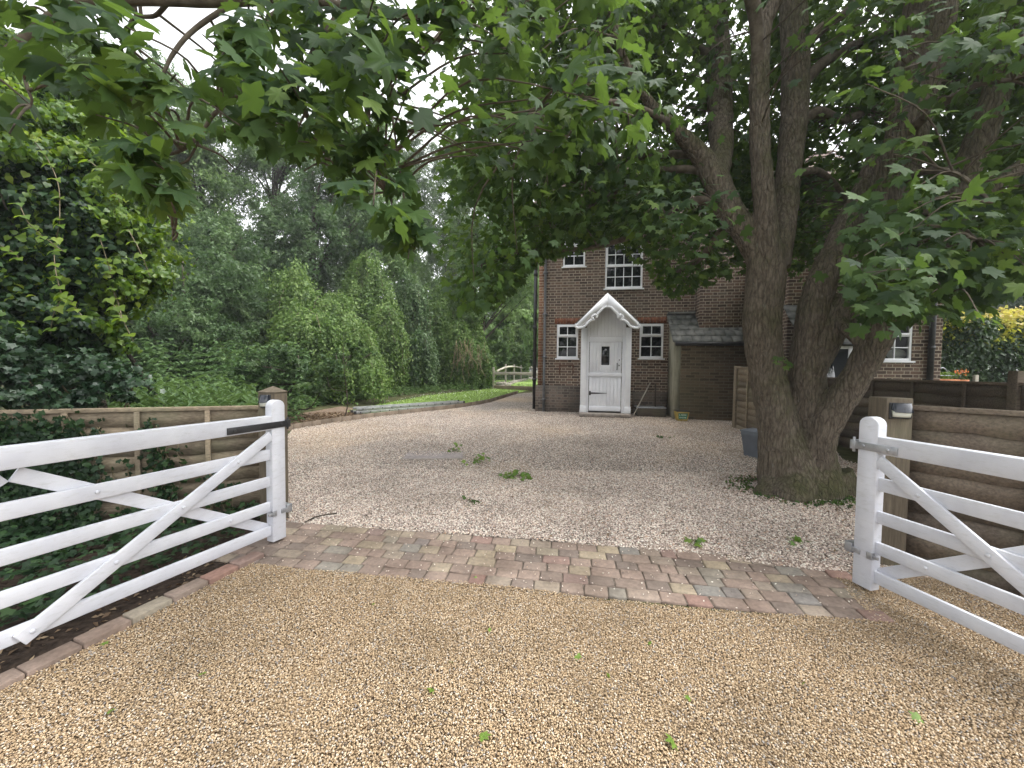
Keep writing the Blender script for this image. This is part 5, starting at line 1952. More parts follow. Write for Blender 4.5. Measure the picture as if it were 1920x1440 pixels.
tree('woodland_tree', 'grey-green tree rising behind the creeper at far left', gx(250, 15), [px_ell(240, 330, 15, 120, 190), px_ell(330, 250, 15.5, 70, 110), px_ell(180, 200, 15, 80, 110)], 190, 150, .085, M['wood_leaf'], 21, .2, group=WT)
tree('woodland_tree', 'bushy tree with ivy-dark trunk left of the thin see-through tree', gx(400, 17), [px_ell(375, 380, 17, 85, 130), px_ell(410, 260, 17, 70, 90), px_ell(350, 500, 16.5, 90, 110)], 190, 150, .085, M['wood_leaf'], 22, .2, group=WT)
t_thin = tree('woodland_tree', 'thin see-through tree with sky showing between its upper branches', gx(505, 19), [px_ell(480, 330, 19, 70, 120), px_ell(560, 350, 19, 75, 110), px_ell(520, 250, 19, 70, 70)], 90, 75, .085, M['wood_leaf'], 23, .2, group=WT, shell=.3, limbs=40)
tree('woodland_tree', 'dark full tree directly behind the tallest creeper mound', gx(600, 18), [px_ell(590, 470, 18, 95, 110), px_ell(650, 400, 18, 70, 120), px_ell(520, 500, 17.5, 80, 80)], 170, 150, .085, M['dark_leaf'], 24, .2, group=WT)
tree('woodland_tree', 'mid-green tree behind the right end of the creeper mounds', gx(700, 20), [px_ell(690, 380, 20, 60, 150), px_ell(720, 470, 19, 70, 90)], 150, 140, .09, M['wood_leaf'], 25, .18, group=WT)
tree('poplar_tree', 'pale feathery poplar, left one of the pair against the sky', gx(765, 26), [px_ell(765, 290, 26, 36, 75), px_ell(760, 380, 26, 45, 90), px_ell(775, 470, 26, 42, 80)], 150, 90, .10, M['pale_leaf'], 26, .16, group='poplars against the sky', limbs=30, shell=.35)
tree('poplar_tree', 'pale feathery poplar, right one of the pair against the sky', gx(850, 28), [px_ell(850, 300, 28, 40, 65), px_ell(845, 390, 28, 48, 85), px_ell(850, 480, 28, 48, 80)], 150, 90, .10, M['pale_leaf'], 27, .16, group='poplars against the sky', limbs=30, shell=.35)
tree('woodland_tree', 'slim dark tree between the poplars and the cottage', gx(905, 21), [px_ell(910, 420, 21, 60, 140), px_ell(900, 530, 20, 70, 90), px_ell(960, 470, 21, 50, 110)], 190, 140, .09, M['wood_leaf'], 28, .18, group=WT)
tree('woodland_tree', 'light green drooping tree close beside the cottage corner', gx(985, 34), [px_ell(970, 600, 33, 42, 80), px_ell(990, 540, 34, 40, 80), px_ell(985, 655, 33, 34, 30)], 150, 130, .13, M['vine_leaf'], 29, .14, group=WT, hang=1.4)
tree('dark_shrub', 'dark bushy elder at left, under the grey-green tree', gx(310, 11), [px_ell(310, 590, 11, 95, 90), px_ell(380, 640, 11, 70, 75), px_ell(260, 650, 10.5, 80, 70), px_ell(420, 560, 12, 60, 90)], 210, 130, .05, M['dark_leaf'], 30, .09, cat='shrub', group='dark shrubs behind the nettles')
tree('dark_shrub', 'dark shrub with crooked stem between elder and creeper mound', gx(430, 13), [px_ell(430, 520, 13, 60, 90), px_ell(470, 600, 13, 45, 80), px_ell(400, 470, 13.5, 60, 60)], 150, 120, .055, M['dark_leaf'], 31, .10, cat='shrub', group='dark shrubs behind the nettles')
tree('dark_shrub', 'broad dark shrub low behind the nettles at far left', gx(210, 12.5), [px_ell(200, 640, 12.5, 110, 75), px_ell(300, 655, 12.5, 90, 60), px_ell(120, 620, 12.5, 110, 90)], 190, 120, .055, M['dark_leaf'], 33, .07, cat='shrub', group='dark shrubs behind the nettles', limbs=8)
tree('dark_shrub', 'dark shrub filling the shade between the elder and the largest mound', gx(420, 15), [px_ell(390, 640, 15, 100, 70), px_ell(470, 660, 15, 70, 55)], 150, 120, .06, M['dark_leaf'], 34, .07, cat='shrub', group='dark shrubs behind the nettles', limbs=8)
tree('dark_shrub', 'low dark shrub behind the capped gate post', gx(520, 9.5), [px_ell(520, 690, 9.5, 60, 40), px_ell(600, 715, 9.3, 40, 28)], 60, 110, .045, M['dark_leaf'], 32, .05, cat='shrub', group='dark shrubs behind the nettles', limbs=6)

tree('woodland_tree', 'low dark tree seen past the black pipe at the cottage corner', gx(1000, 46), [px_ell(1000, 655, 46, 45, 45), px_ell(1030, 640, 46, 45, 60)], 110, 110, .2, M['dark_leaf'], 37, .14, group=WT)
MG = 'creeper-covered mounds along the lawn'
vine_mound('creeper_mound', 'largest bright creeper mound with hanging curtains, left end of the row', 568, 500, 138, 13.6, M['vine_leaf'], 41, .052, 640, MG, .6, 17, .58)
vine_mound('creeper_mound', 'tall peaked creeper mound, second along the row', 690, 478, 92, 16.6, M['vine_leaf'], 42, .058, 460, MG, .7, 11, .5)
vine_mound('creeper_mound', 'darker creeper mound tucked in behind the two tall ones', 762, 524, 66, 17.6, M['dark_leaf'], 43, .058, 300, MG, .7, 8)
vine_mound('creeper_mound', 'broad creeper mound behind the ladder, middle of the row', 815, 540, 84, 18.6, M['vine_leaf'], 47, .06, 420, MG, .7, 10, .40)
vine_mound('creeper_mound', 'low creeper mound with brown dead stems, before the rail fence', 876, 588, 52, 19.2, M['vine_leaf'], 44, .062, 320, MG, .7, 6, .42)
vine_mound('creeper_mound', 'rounded creeper mound at the far end, behind the rail fence', 938, 592, 52, 29.0, M['vine_leaf'], 45, .09, 300, MG, .7, 6, .45)
# dead stems on the low mound
r = np.random.default_rng(3)
mb = MB()
for _ in range(34):
    a = at(r.uniform(850, 912), r.uniform(630, 670), 17.6)
    p = [a, a + np.array([r.normal(0, .08), -.1, -.35]), a + np.array([r.normal(0, .2), -.15, -.9 + r.normal(0, .2)])]
    mb.tube(catmull(p, 3), .008, 4, cap=False)
tag(mb.build('dead_bindweed', M['dry']), 'tangle of dry brown stems hanging on the low creeper mound', 'dead stems')
# thin sapling in front of the big mound
tree('sapling', 'small spindly sapling with pale leaves at the edge of the leaf litter', gx(640, 9.0), [px_ell(640, 680, 9.0, 42, 30), px_ell(672, 660, 9.0, 30, 22), px_ell(620, 715, 9.0, 30, 20)], 34, 55, .05, M['nettle'], 50, .016, cat='sapling', limbs=9, tpl=DIAMOND, up=1.0)


# --- the great creeper at left, hanging over the fence
def big_creeper():
    root = empty('creeper_tree', (-4.9, 4.35, g(4.35)), 0, 'huge bright-edged creeper and ivy growing over the left fence', 'creeper')
    ells = [px_ell(20, 420, 4.5, 235, 190, .8), px_ell(120, 330, 4.7, 120, 130, .8), px_ell(-60, 300, 4.3, 200, 170, .8), px_ell(140, 500, 4.4, 150, 110, .7), px_ell(-30, 600, 4.0, 190, 130, .7), px_ell(110, 640, 4.3, 110, 70, .7), px_ell(40, 220, 4.9, 130, 110)]
    P, N, Rn, cls = crown_cloud(ells, 950, 105, .05, .16, 61, .5, .6)
    r = np.random.default_rng(62)
    T = r.normal(0, .7, P.shape) + np.array([.1, -.3, -.9])
    # deep ivy filling the inside, dark-leaved to carry its shade
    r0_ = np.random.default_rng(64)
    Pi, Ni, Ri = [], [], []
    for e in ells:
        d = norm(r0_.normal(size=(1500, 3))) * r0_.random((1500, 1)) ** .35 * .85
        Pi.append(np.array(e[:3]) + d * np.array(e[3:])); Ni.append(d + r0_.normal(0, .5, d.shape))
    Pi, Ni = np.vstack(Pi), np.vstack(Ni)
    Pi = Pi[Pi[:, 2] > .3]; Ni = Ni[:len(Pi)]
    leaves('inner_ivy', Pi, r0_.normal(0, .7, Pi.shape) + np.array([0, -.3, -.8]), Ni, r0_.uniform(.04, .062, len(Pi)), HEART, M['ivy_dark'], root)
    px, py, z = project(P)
    b = (px > 185 + 30 * np.sin(py * .03)) | (py < 300)  # right rim and top: light put in as brighter leaf colour
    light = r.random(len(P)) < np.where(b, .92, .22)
    S = r.uniform(.030, .054, len(P))
    ok = P[:, 2] > .3
    k = light & ok
    leaves('lit_creeper_foliage', P[k], T[k], N[k], S[k], HEART, M['ivy_bright'], root, Rn[k])
    k = ~light & ok  # the rest: shade put in as darker leaf colour
    leaves('shaded_ivy_foliage', P[k], T[k], N[k], S[k], HEART, M['ivy_dark'], root, Rn[k])
    mb = MB()
    for c in [q for q in cls if q[0] < -4.9][:12]:
        b0 = np.array([-5.6 + r.normal(0, .4), 4.9 + r.normal(0, .2), .05])
        mb.tube(catmull([b0, b0 + (c - b0) * .5 + np.array([0, .3, 0]) + r.normal(0, .1, 3), c], 5), np.linspace(.04, .006, 11), 6)
    mb.build('stem', M['bark_far'], root, smooth=True)
    # trailing shoots hanging clear of the mass
    shoots = MB()
    Ps, Ts, Ns, Ss = [], [], [], []
    for pts in ([(112, 420), (102, 465), (104, 505), (112, 540), (118, 560)], [(118, 555), (100, 590), (95, 625)], [(128, 555), (140, 575), (158, 598)], [(185, 440), (198, 480), (210, 520)], [(35, 380), (55, 420), (90, 450), (118, 470)],
                [(205, 560), (225, 590), (250, 640)], [(60, 260), (90, 300), (110, 350), (112, 420)], [(-10, 455), (20, 470), (40, 488)], [(165, 300), (200, 330), (225, 380)], [(240, 430), (262, 470), (282, 520)], [(210, 540), (222, 570), (230, 600)]):
        Q = catmull([at(x, y, 3.35 + .1 * math.sin(x)) for x, y in pts], 7)
        shoots.tube(Q, .0032, 5)
        for q in Q[::4]:
            for s in (-1, 1):
                Ps.append(q + np.array([s * .022, -.01, -.01]))
                Ts.append((s * .8, -.4, -.5 + r.normal(0, .3)))
                Ns.append((r.normal(0, .2), -.5, .9))
                Ss.append(r.uniform(.036, .058))
    shoots.build('trailing_shoot', M['vine'], root, smooth=True)
    leaves('trailing_leaves', Ps, Ts, Ns, Ss, HEART, M['ivy_bright'], root, np.clip(r.normal(.75, .15, len(Ps)), 0, 1))


big_creeper()


# low glossy shrub under the creeper, hanging over the fence top
def overhang():
    root = empty('ivy_shrub', (-3.9, 3.75, g(3.75)), 0, 'glossy dark ivy bush spilling over the left fence, beneath the big creeper', 'ivy')
    ells = [px_ell(150, 715, 3.7, 110, 40, .6), px_ell(60, 740, 3.4, 110, 50, .6), px_ell(215, 745, 3.65, 55, 24, .6), px_ell(-20, 700, 3.3, 110, 60, .6)]
    P, N, Rn, cls = crown_cloud(ells, 90, 55, .04, .28, 71, .9, .5)
    r = np.random.default_rng(72)
    T = r.normal(0, .8, P.shape) + np.array([.4, -.4, -.35])
    leaves('foliage', P, T, N, r.uniform(.028, .048, len(P)), IVY, M['ivy_gloss'], root, Rn)
    mb = MB()
    for c in cls[:24]:
        b0 = np.array([c[0] + r.normal(0, .15), 3.85, .1])
        mb.tube(catmull([b0, (b0 + c) / 2 + r.normal(0, .06, 3), c], 4), np.linspace(.02, .006, 9), 5)
    mb.build('stem', M['vine'], root, smooth=True)


overhang()


# ivy clinging to the fence face
def fence_ivy():
    root = empty('climbing_ivy', (fa[0] - 1.0, fa[1] - .1, g(3.5)), 0, 'dark ivy climbing the boards of the tan fence panels', 'ivy')
    r = np.random.default_rng(81)
    d = np.array([*norm(fb[:2] - fa[:2]), 0])
    q = np.array([-d[1], d[0], 0])
    if q[1] > 0: q = -q
    Ps, Rn = [], []
    st = MB()
    for s0, n, h in [(.55, 7, 1.1), (.72, 9, 1.05), (.85, 5, .9), (1.0, 6, .7), (1.25, 14, 1.1), (1.34, 16, 1.1), (1.42, 22, 1.15), (1.52, 20, 1.15), (1.6, 26, 1.15), (1.7, 26, 1.15), (1.8, 30, 1.15), (1.9, 26, 1.15), (2.0, 18, 1.15), (2.2, 20, 1.15), (2.45, 22, 1.15), (2.7, 24, 1.15), (3.0, 26, 1.15), (3.3, 26, 1.15), (.2, 3, .45), (.4, 4, .5)]:
        for _ in range(max(2, n // 3)):
            s = s0 + r.normal(0, .07)
            z = .02
            pts = []
            while z < h * r.uniform(.75, 1.0) + .02:
                pts.append(np.array([*fa[:2], 0]) + d * s + q * (.03 + r.uniform(0, .02)) + np.array([0, 0, g(3.5) + z]))
                z += .05
                s += r.normal(0, .016)
            if len(pts) < 3: continue
            st.tube(pts, .005, 4, cap=False)
            for p in pts:
                m = r.integers(2, 6) if n > 8 else r.integers(1, 4)
                Ps.append(p + r.normal(0, .045, (m, 3)) * np.array([1, .4, 1]) + q * .02)
    P = np.vstack(Ps)
    n = len(P)
    leaves('foliage', P, r.normal(0, .6, (n, 3)) + np.array([0, 0, -.8]), q + r.normal(0, .4, (n, 3)) + np.array([0, 0, .3]), r.uniform(.022, .04, n), IVY, M['ivy_dark'], root)
    st.build('stem', M['vine'], root)


fence_ivy()


# ivy carpet on the bed
def ground_ivy():
    r = np.random.default_rng(91)
    n = 9000
    X, Y = r.uniform(-6.2, -2.2, n), r.uniform(1.3, 3.75, n)
    # keep clear of the edging: bare soil there
    dist = (X - kerb_pts[0][0]) * -kd[1] + (Y - kerb_pts[0][1]) * kd[0]
    dist = np.abs(dist)
    dens = np.clip((dist - .28) / .35, 0, 1) * (.55 + .45 * np.sin(X * 4 + np.sin(Y * 5)) * np.sin(Y * 3.7)) + .25 * np.clip((dist - .35) / .3, 0, 1)
    k = (r.random(n) < dens) & inside(np.array(bed_poly), X, Y)
    X, Y = X[k], Y[k]
    n = len(X)
    hh = .02 + .10 * r.random(n) ** 2 + .05 * (np.sin(X * 5) * np.sin(Y * 6) + 1)
    P = np.stack([X, Y, np.array([g(y) for y in Y]) + hh], 1)
    T = r.normal(0, 1, (n, 3)) * np.array([1, 1, .2])
    N = np.array([.15, -.25, 1.0]) + r.normal(0, .35, (n, 3))
    o = leaves('ground_ivy', P, T, N, r.uniform(.022, .046, n), IVY, M['ivy_dark'], None, np.clip(r.normal(.6, .25, n), 0, 1))
    tag(o, kind='stuff')
    # small litter: bits of bark, twigs and dead leaves on the soil
    m = 420
    u, v = r.uniform(0, 3.0, m), r.uniform(-.45, -.01, m) - .11
    nn = np.array([kd[1], -kd[0]])
    if nn[0] > 0: nn = -nn
    q = kerb_pts[0][None] + kd[None] * u[:, None] - nn[None] * v[:, None]
    P = np.stack([q[:, 0], q[:, 1], np.array([g(y) for y in q[:, 1]]) + .014], 1)
    o = leaves('leaf_litter', P, r.normal(0, 1, (m, 3)) * np.array([1, 1, .2]), np.array([0, 0, 1.0]) + r.normal(0, .4, (m, 3)), r.uniform(.006, .028, m), DIAMOND, M['dead_leaf'])
    tag(o, kind='stuff')


ground_ivy()


# nettles and rank weeds beyond the fence
def weeds(name, spots, hgt, mat, lsize, seed, per=10):
    r = np.random.default_rng(seed)
    Ps, Ts, Ns = [], [], []
    for x, y, h in spots:
        z = g(y)
        a = r.uniform(0, 6.28)
        lean = r.normal(0, .12, 2)
        m = max(3, int(per * h / hgt))
        for j in range(m):
            t = (j + 1) / m
            c = np.array([x + lean[0] * t * h, y + lean[1] * t * h, z + h * t])
            for s in (0, math.pi):
                b = a + s + j * math.pi / 2
                k = (1.15 - .6 * t)
                d = np.array([math.cos(b), math.sin(b), -.25])
                Ps.append(c + d * lsize * .8 * k); Ts.append(d); Ns.append((d[0] * .3, d[1] * .3, 1.0))
    n = len(Ps)
    o = leaves(name, Ps, Ts, Ns, r.uniform(.7, 1.25, n) * lsize, LANCE if 'nettle' in name else DIAMOND, mat, None, np.clip(r.normal(.5, .22, n), 0, 1))
    return tag(o, kind='stuff')


r = np.random.default_rng(101)
sp = []
for _ in range(620):
    Y = r.uniform(4.6, 9.0)
    px = r.uniform(215, 560) if Y > 8 else r.uniform(215, 495)
    p = at(px, 700, Y)
    sp.append((p[0], Y, r.uniform(.55, 1.12) * (1.0 if px < 470 else .6)))
weeds('nettles', sp, 1.0, M['nettle'], .075, 102, 9)
sp = []
for _ in range(1500):
    Y = r.uniform(9.0, 15)
    p = at(r.uniform(90, 560 if Y < 10.5 else 470), 700, Y)
    sp.append((p[0], Y, r.uniform(.7, 1.9)))
weeds('undergrowth', sp, 1.3, M['dark_leaf'], .085, 104, 9)
sp = []
for _ in range(950):
    t = r.uniform(0, 1) ** 1.5
    px = 545 + 400 * t + r.normal(0, 12)
    b = G(px, 768 - 44 * t ** .7 + r.uniform(-6, 5))
    sp.append((b[0], b[1] + r.uniform(0, .8), r.uniform(.06, .32)))
weeds('undergrowth', sp, .3, M['nettle'], .05, 103, 5)


def grass():
    r = np.random.default_rng(111)
    n = 42000
    X, Y = r.uniform(-6, 3.5, n), 8.5 + 13.0 * r.random(n) ** 1.3
    k = inside(np.array([np.asarray(p[:2]) for p in lawn_poly]), X, Y)
    X, Y = X[k], Y[k]
    n = len(X)
    h = r.uniform(.025, .06, n)
    P = np.stack([X, Y, np.array([g(y) for y in Y]) + .008 + h * .6], 1)
    T = np.array([0, 0, 1.0]) + r.normal(0, .45, (n, 3))
    N = np.stack([r.normal(0, 1, n), r.normal(0, 1, n), r.normal(0, .2, n)], 1)
    blade = (np.array([(-.16, -1, 0), (.16, -1, 0), (.05, 1, .2)]), np.array([(0, 1, 2)]))
    o = leaves('lawn_grass', P, T, N, h, blade, M['blade'])
    tag(o, kind='stuff')
    m = 420
    px = r.uniform(720, 935, m)
    py = 745 - (px - 720) * .035 + r.normal(0, 7, m)
    P = np.array([G(a, b) for a, b in zip(px, py)])
    k = inside(np.array([np.asarray(p[:2]) for p in lawn_poly]), P[:, 0], P[:, 1])
    P = P[k] + np.array([0, 0, .075])
    o = leaves('lawn_daisies', P, r.normal(0, 1, P.shape) * np.array([1, 1, .1]), np.array([0, -.2, 1]) + r.normal(0, .2, P.shape), .020, HEART, M['daisy'])
    tag(o, kind='stuff')


grass()


# --- hedge and conifers beyond the right-hand fence
def hedge():
    root = empty('hedge', (11.5, 9.0, g(9.0)), 0, 'tall clipped hedge with golden new tips behind the dark fence', 'hedge')
    r = np.random.default_rng(121)
    n = 24000
    X = r.uniform(7.9, 16.5, n)
    top = 2.78 + .06 * np.sin(X * 2.1) + .05 * np.sin(X * 5.3)
    Z = .3 + (top - .3) * r.random(n)
    face = 8.9 + .12 * np.sin(X * 1.7 + Z * 2.2) + .10 * np.sin(X * 4.1 - Z * 3.0)
    Yv = face + r.random(n) ** 2 * .5
    P = np.stack([X, Yv, Z], 1)
    N = np.array([0, -1.0, .5]) + r.normal(0, .35, (n, 3))
    T = r.normal(0, .5, (n, 3)) + np.array([0, -.5, -.6])
    leaves('foliage', P, T, N, r.uniform(.05, .085, n), DIAMOND, M['hedge_leaf'], root)
    n = 9000
    X = r.uniform(7.9, 16.5, n)
    top = 2.78 + .06 * np.sin(X * 2.1) + .05 * np.sin(X * 5.3)
    dz = r.random(n) ** 1.1 * .85
    Z = top + .26 - dz + r.normal(0, .04, n) - .09 * np.sin(X * 9) ** 2
    Yv = 8.82 + r.random(n) * .8 + r.normal(0, .05, n)
    P = np.stack([X, Yv, Z], 1)
    N = np.array([0, -.6, 1]) + r.normal(0, .4, (n, 3))
    T = r.normal(0, .7, (n, 3)) + np.array([0, -.3, .3])
    leaves('new_growth', P, T, N, r.uniform(.045, .075, n), DIAMOND, M['hedge_tip'], root, np.clip(1.08 - dz * 1.05 + r.normal(0, .16, n), 0, 1))
    mb = MB()
    for x in np.arange(8.1, 16.4, .5):
        mb.tube([(x, 9.2, .2), (x + r.normal(0, .1), 9.2, 1.3), (x + r.normal(0, .15), 9.25, 2.5)], [.03, .022, .01], 5)
    mb.build('stem', M['bark_far'], root)


hedge()
tree('conifer_tree', 'soft grey-green conifer beyond the hedge, nearest the cottage', gx(1830, 20), [px_ell(1830, 560, 20, 65, 55), px_ell(1800, 620, 20, 60, 60), px_ell(1880, 590, 20, 60, 50)], 150, 130, .11, M['conifer'], 131, .2, tpl=LANCE, hang=1.2, group='conifers beyond the hedge')
tree('conifer_tree', 'soft grey-green conifer beyond the hedge, at the edge of the picture', gx(1950, 22), [px_ell(1930, 540, 22, 70, 55), px_ell(1990, 590, 22, 80, 80), px_ell(1900, 610, 22, 60, 50)], 150, 130, .12, M['conifer'], 132, .2, tpl=LANCE, hang=1.2, group='conifers beyond the hedge')


# ------------------------------------------------------------------ small things
def lawn_edging():
    mb = MB()
    pts = [np.array([*G(490, 817)[:2], 0])] + [np.array([*p[:2], 0]) for p in edge_pts]
    Q = catmull(pts, 4)
    for i in range(len(Q) - 1):
        a, b = Q[i], Q[i + 1]
        t = norm((b - a)[:2])
        n = np.array([-t[1], t[0]])
        za, zb = g(a[1]), g(b[1])
        s = []
        for p, z in ((a, za), (b, zb)):
            for w in (-.02, .02):
                s += [(p[0] + n[0] * w, p[1] + n[1] * w, z - .05), (p[0] + n[0] * w, p[1] + n[1] * w, z + .115)]
        mb.add(s, [(0, 4, 5, 1), (2, 3, 7, 6), (1, 5, 7, 3), (0, 1, 3, 2), (4, 6, 7, 5)])
    tag(mb.build('lawn_edging', M['sleeper']), 'thin timber board edging between the pale gravel and the lawn', 'edging')


lawn_edging()


def ladder():
    a, b = G(665, 779), G(872, 763)
    a[2] = g(a[1]); b[2] = g(b[1])
    d = norm((b - a)[:2])
    d3 = np.array([*d, .034 * d[1]])
    d3 = norm(d3)
    q = np.array([-d[1], d[0], 0])
    up = np.cross(d3, q)
    if up[2] < 0: up = -up
    L = np.linalg.norm(b - a)
    root = empty('ladder', a, 0, 'aluminium extension ladder lying on its side along the lawn edge', 'ladder')
    # lying flat: two stacked sections, each with two stiles and rungs
    for k, z in enumerate((.03, .115)):
        for w in (0, .36):
            mb = MB()
            mb.frame_box(a, d3, q, up, 0 + k * .05, L - .1 + k * .1, w, w + .028, z, z + .068)
            mb.build('stile', M['alu'], root, bevel=.003)
        n = int(L / .25)
        for j in range(n):
            s = .15 + j * .25 + k * .06
            mb = MB()
            o = a + d3 * s + up * (z + .034)
            mb.tube([o + q * .029, o + q * .359], .015, 8)
            mb.build('rung', M['alu'], root, smooth=True)
    mb = MB()
    n = int(L / .25)
    for k, z in enumerate((.03, .115)):
        for j in range(n):
            mb = MB()
            o = a + d3 * (.15 + j * .25 + k * .06) + up * (z + .034) - q * .0005
            mb.disc(o, -q, .016, .004, 8)
            mb.build('rung_cap', M['black'], root)
    for w in (0, .36):
        for s in (-.012, L - .06):
            mb = MB()
            mb.frame_box(a, d3, q, up, s, s + .06, w - .004, w + .032, .026 + (.085 if s > 0 else 0), .102 + (.085 if s > 0 else 0))
            mb.build('end_cap', M['black'], root, bevel=.004)


ladder()


def manhole():
    c = G(815, 854)
    c[2] = g(c[1])
    root = empty('manhole_cover', c, .1, 'flat grey rectangular cover let into the pale gravel', 'cover')
    mb = MB()
    mb.box(-.44, .44, -.26, .26, -.02, .020)
    mb.build('cover_plate', M['manhole'], root, world_space=False, bevel=.008)
    mb = MB()
    for x0, x1, y0, y1 in ((-.47, .47, -.29, -.262), (-.47, .47, .262, .29), (-.47, -.442, -.262, .262), (.442, .47, -.262, .262)):
        mb.box(x0, x1, y0, y1, -.02, .016)
    mb.build('cover_frame', M['stone'], root, world_space=False)


manhole()


def sprig(px, py, w, n, label, seed, tpl=MAPLE_LO, mat=None, lift=.05):
    r = np.random.default_rng(seed)
    c = G(px, py)
    rad = w * c[1] / F_PX
    root = empty('fallen_sprig', (c[0], c[1], g(c[1])), 0, label, 'fallen sprig', 'torn leafy sprigs lying on the gravel')
    P = c + r.normal(0, 1, (n, 3)) * np.array([rad * .5, rad * .45, .0])
    P[:, 2] = [g(y) + .02 + abs(r.normal(0, lift)) for y in P[:, 1]]
    leaves('leaves', P, r.normal(0, 1, (n, 3)) * np.array([1, 1, .35]), np.array([0, -.3, 1]) + r.normal(0, .5, (n, 3)), r.uniform(.03, .055, n), tpl, mat or M['fresh'], root)
    mb = MB()
    a = r.uniform(0, 3)
    e = np.array([math.cos(a), math.sin(a), 0]) * rad * .9
    mb.tube(catmull([c + np.array([0, 0, .02]) - e, c + np.array([0, 0, .04]), c + e + np.array([0, 0, .02])], 4), .004, 5)
    mb.build('stalk', M['vine'], root)


sprig(853, 848, 13, 12, 'smallest green sprig, beside the grey cover in the gravel', 201)
sprig(897, 868, 22, 22, 'middle green sprig on the gravel, between the two others', 202)
sprig(968, 898, 30, 44, 'largest green leafy sprig on the gravel, nearest the pavers', 203)
sprig(1300, 1022, 22, 9, 'flat sparse sprig just behind the paver strip, toward the maple', 204, lift=.012)
sprig(882, 946, 16, 7, 'faded sprig low in the gravel before the largest one', 205, mat=M['maple'], lift=.01)
sprig(1488, 1018, 20, 8, 'green sprig at the paver edge near the maple roots', 206, lift=.012)
sprig(1245, 822, 20, 8, 'dull sprig on the gravel in front of the lean-to', 207, mat=M['maple'], lift=.01)

# single leaves dropped on the tan shingle: countable, each its own
LEAF_AT = [(808, 1302, .034), (1083, 1240, .03), (380, 1272, .026), (1218, 1214, .022), (918, 1190, .018), (1262, 1402, .05), (1292, 1320, .024), (905, 1392, .03), (845, 1250, .018), (1722, 1358, .04), (205, 1345, .03), (1140, 1275, .02), (196, 1214, .03), (1505, 1290, .018), (700, 1140, .014), (893, 1090, .022)]
r = np.random.default_rng(211)
proto = None
for i, (px, py, s) in enumerate(LEAF_AT):
    c = G(px, py)
    if proto is None:
        proto = leaves('fallen_leaf', [(0, 0, 0)], [(0, 1, 0)], [(0, 0, 1)], 1.0, MAPLE_LO, M['fresh'], None, [.75])
        o = proto
    else:
        o = proto.copy()
        col.objects.link(o)
    o.location = (c[0], c[1], g(c[1]) + .026)
    o.scale = (s, s * r.uniform(.6, 1.3), s)
    o.rotation_euler = (r.normal(0, .5), r.normal(0, .5), r.uniform(0, 6.28))
    tag(o, 'small fresh green leaf fallen on the tan shingle or pavers', 'fallen leaf', 'fresh leaves dropped on the shingle')

# brown specks of dead leaf on the pale gravel
n = 260
px, py = r.uniform(560, 1600, n), r.uniform(800, 1090, n)
P = np.array([G(a, b) for a, b in zip(px, py)])
k = inside(np.array([np.asarray(p[:2]) for p in drive_poly]), P[:, 0], P[:, 1])
P = P[k] + np.array([0, 0, .022])
o = leaves('leaf_litter', P, r.normal(0, 1, P.shape) * np.array([1, 1, .2]), np.array([0, 0, 1.]) + r.normal(0, .4, P.shape), r.uniform(.010, .028, len(P)), DIAMOND, M['dead_leaf'])
tag(o, kind='stuff')

n = 1500
u, v = r.random(n), r.random(n)
q0, q1, q2, q3 = (np.asarray(p[:2]) for p in (edge_pts[0], edge_pts[2], G(690, 771), G(560, 777)))
XY = (q0[None] * (1 - u)[:, None] + q1[None] * u[:, None]) * (1 - v)[:, None] + (q3[None] * (1 - u)[:, None] + q2[None] * u[:, None]) * v[:, None]
P = np.stack([XY[:, 0], XY[:, 1], np.array([g(y) for y in XY[:, 1]]) + .02], 1)
o = leaves('leaf_litter', P, r.normal(0, 1, P.shape) * np.array([1, 1, .3]), np.array([0, -.2, 1.]) + r.normal(0, .5, P.shape), r.uniform(.02, .05, n), DIAMOND, M['dead_leaf'])
tag(o, kind='stuff')

# dark twig by the left post
mb = MB()
mb.tube(catmull([G(572, 985) + np.array([0, 0, .03]), G(590, 977) + np.array([0, 0, .035]), G(604, 972) + np.array([0, 0, .03]), G(632, 968) + np.array([0, 0, .03])], 5), .006, 6, wob=.2)
tag(mb.build('fallen_twig', M['bark_far']), 'thin dark twig on the gravel beside the left gate post', 'twig')


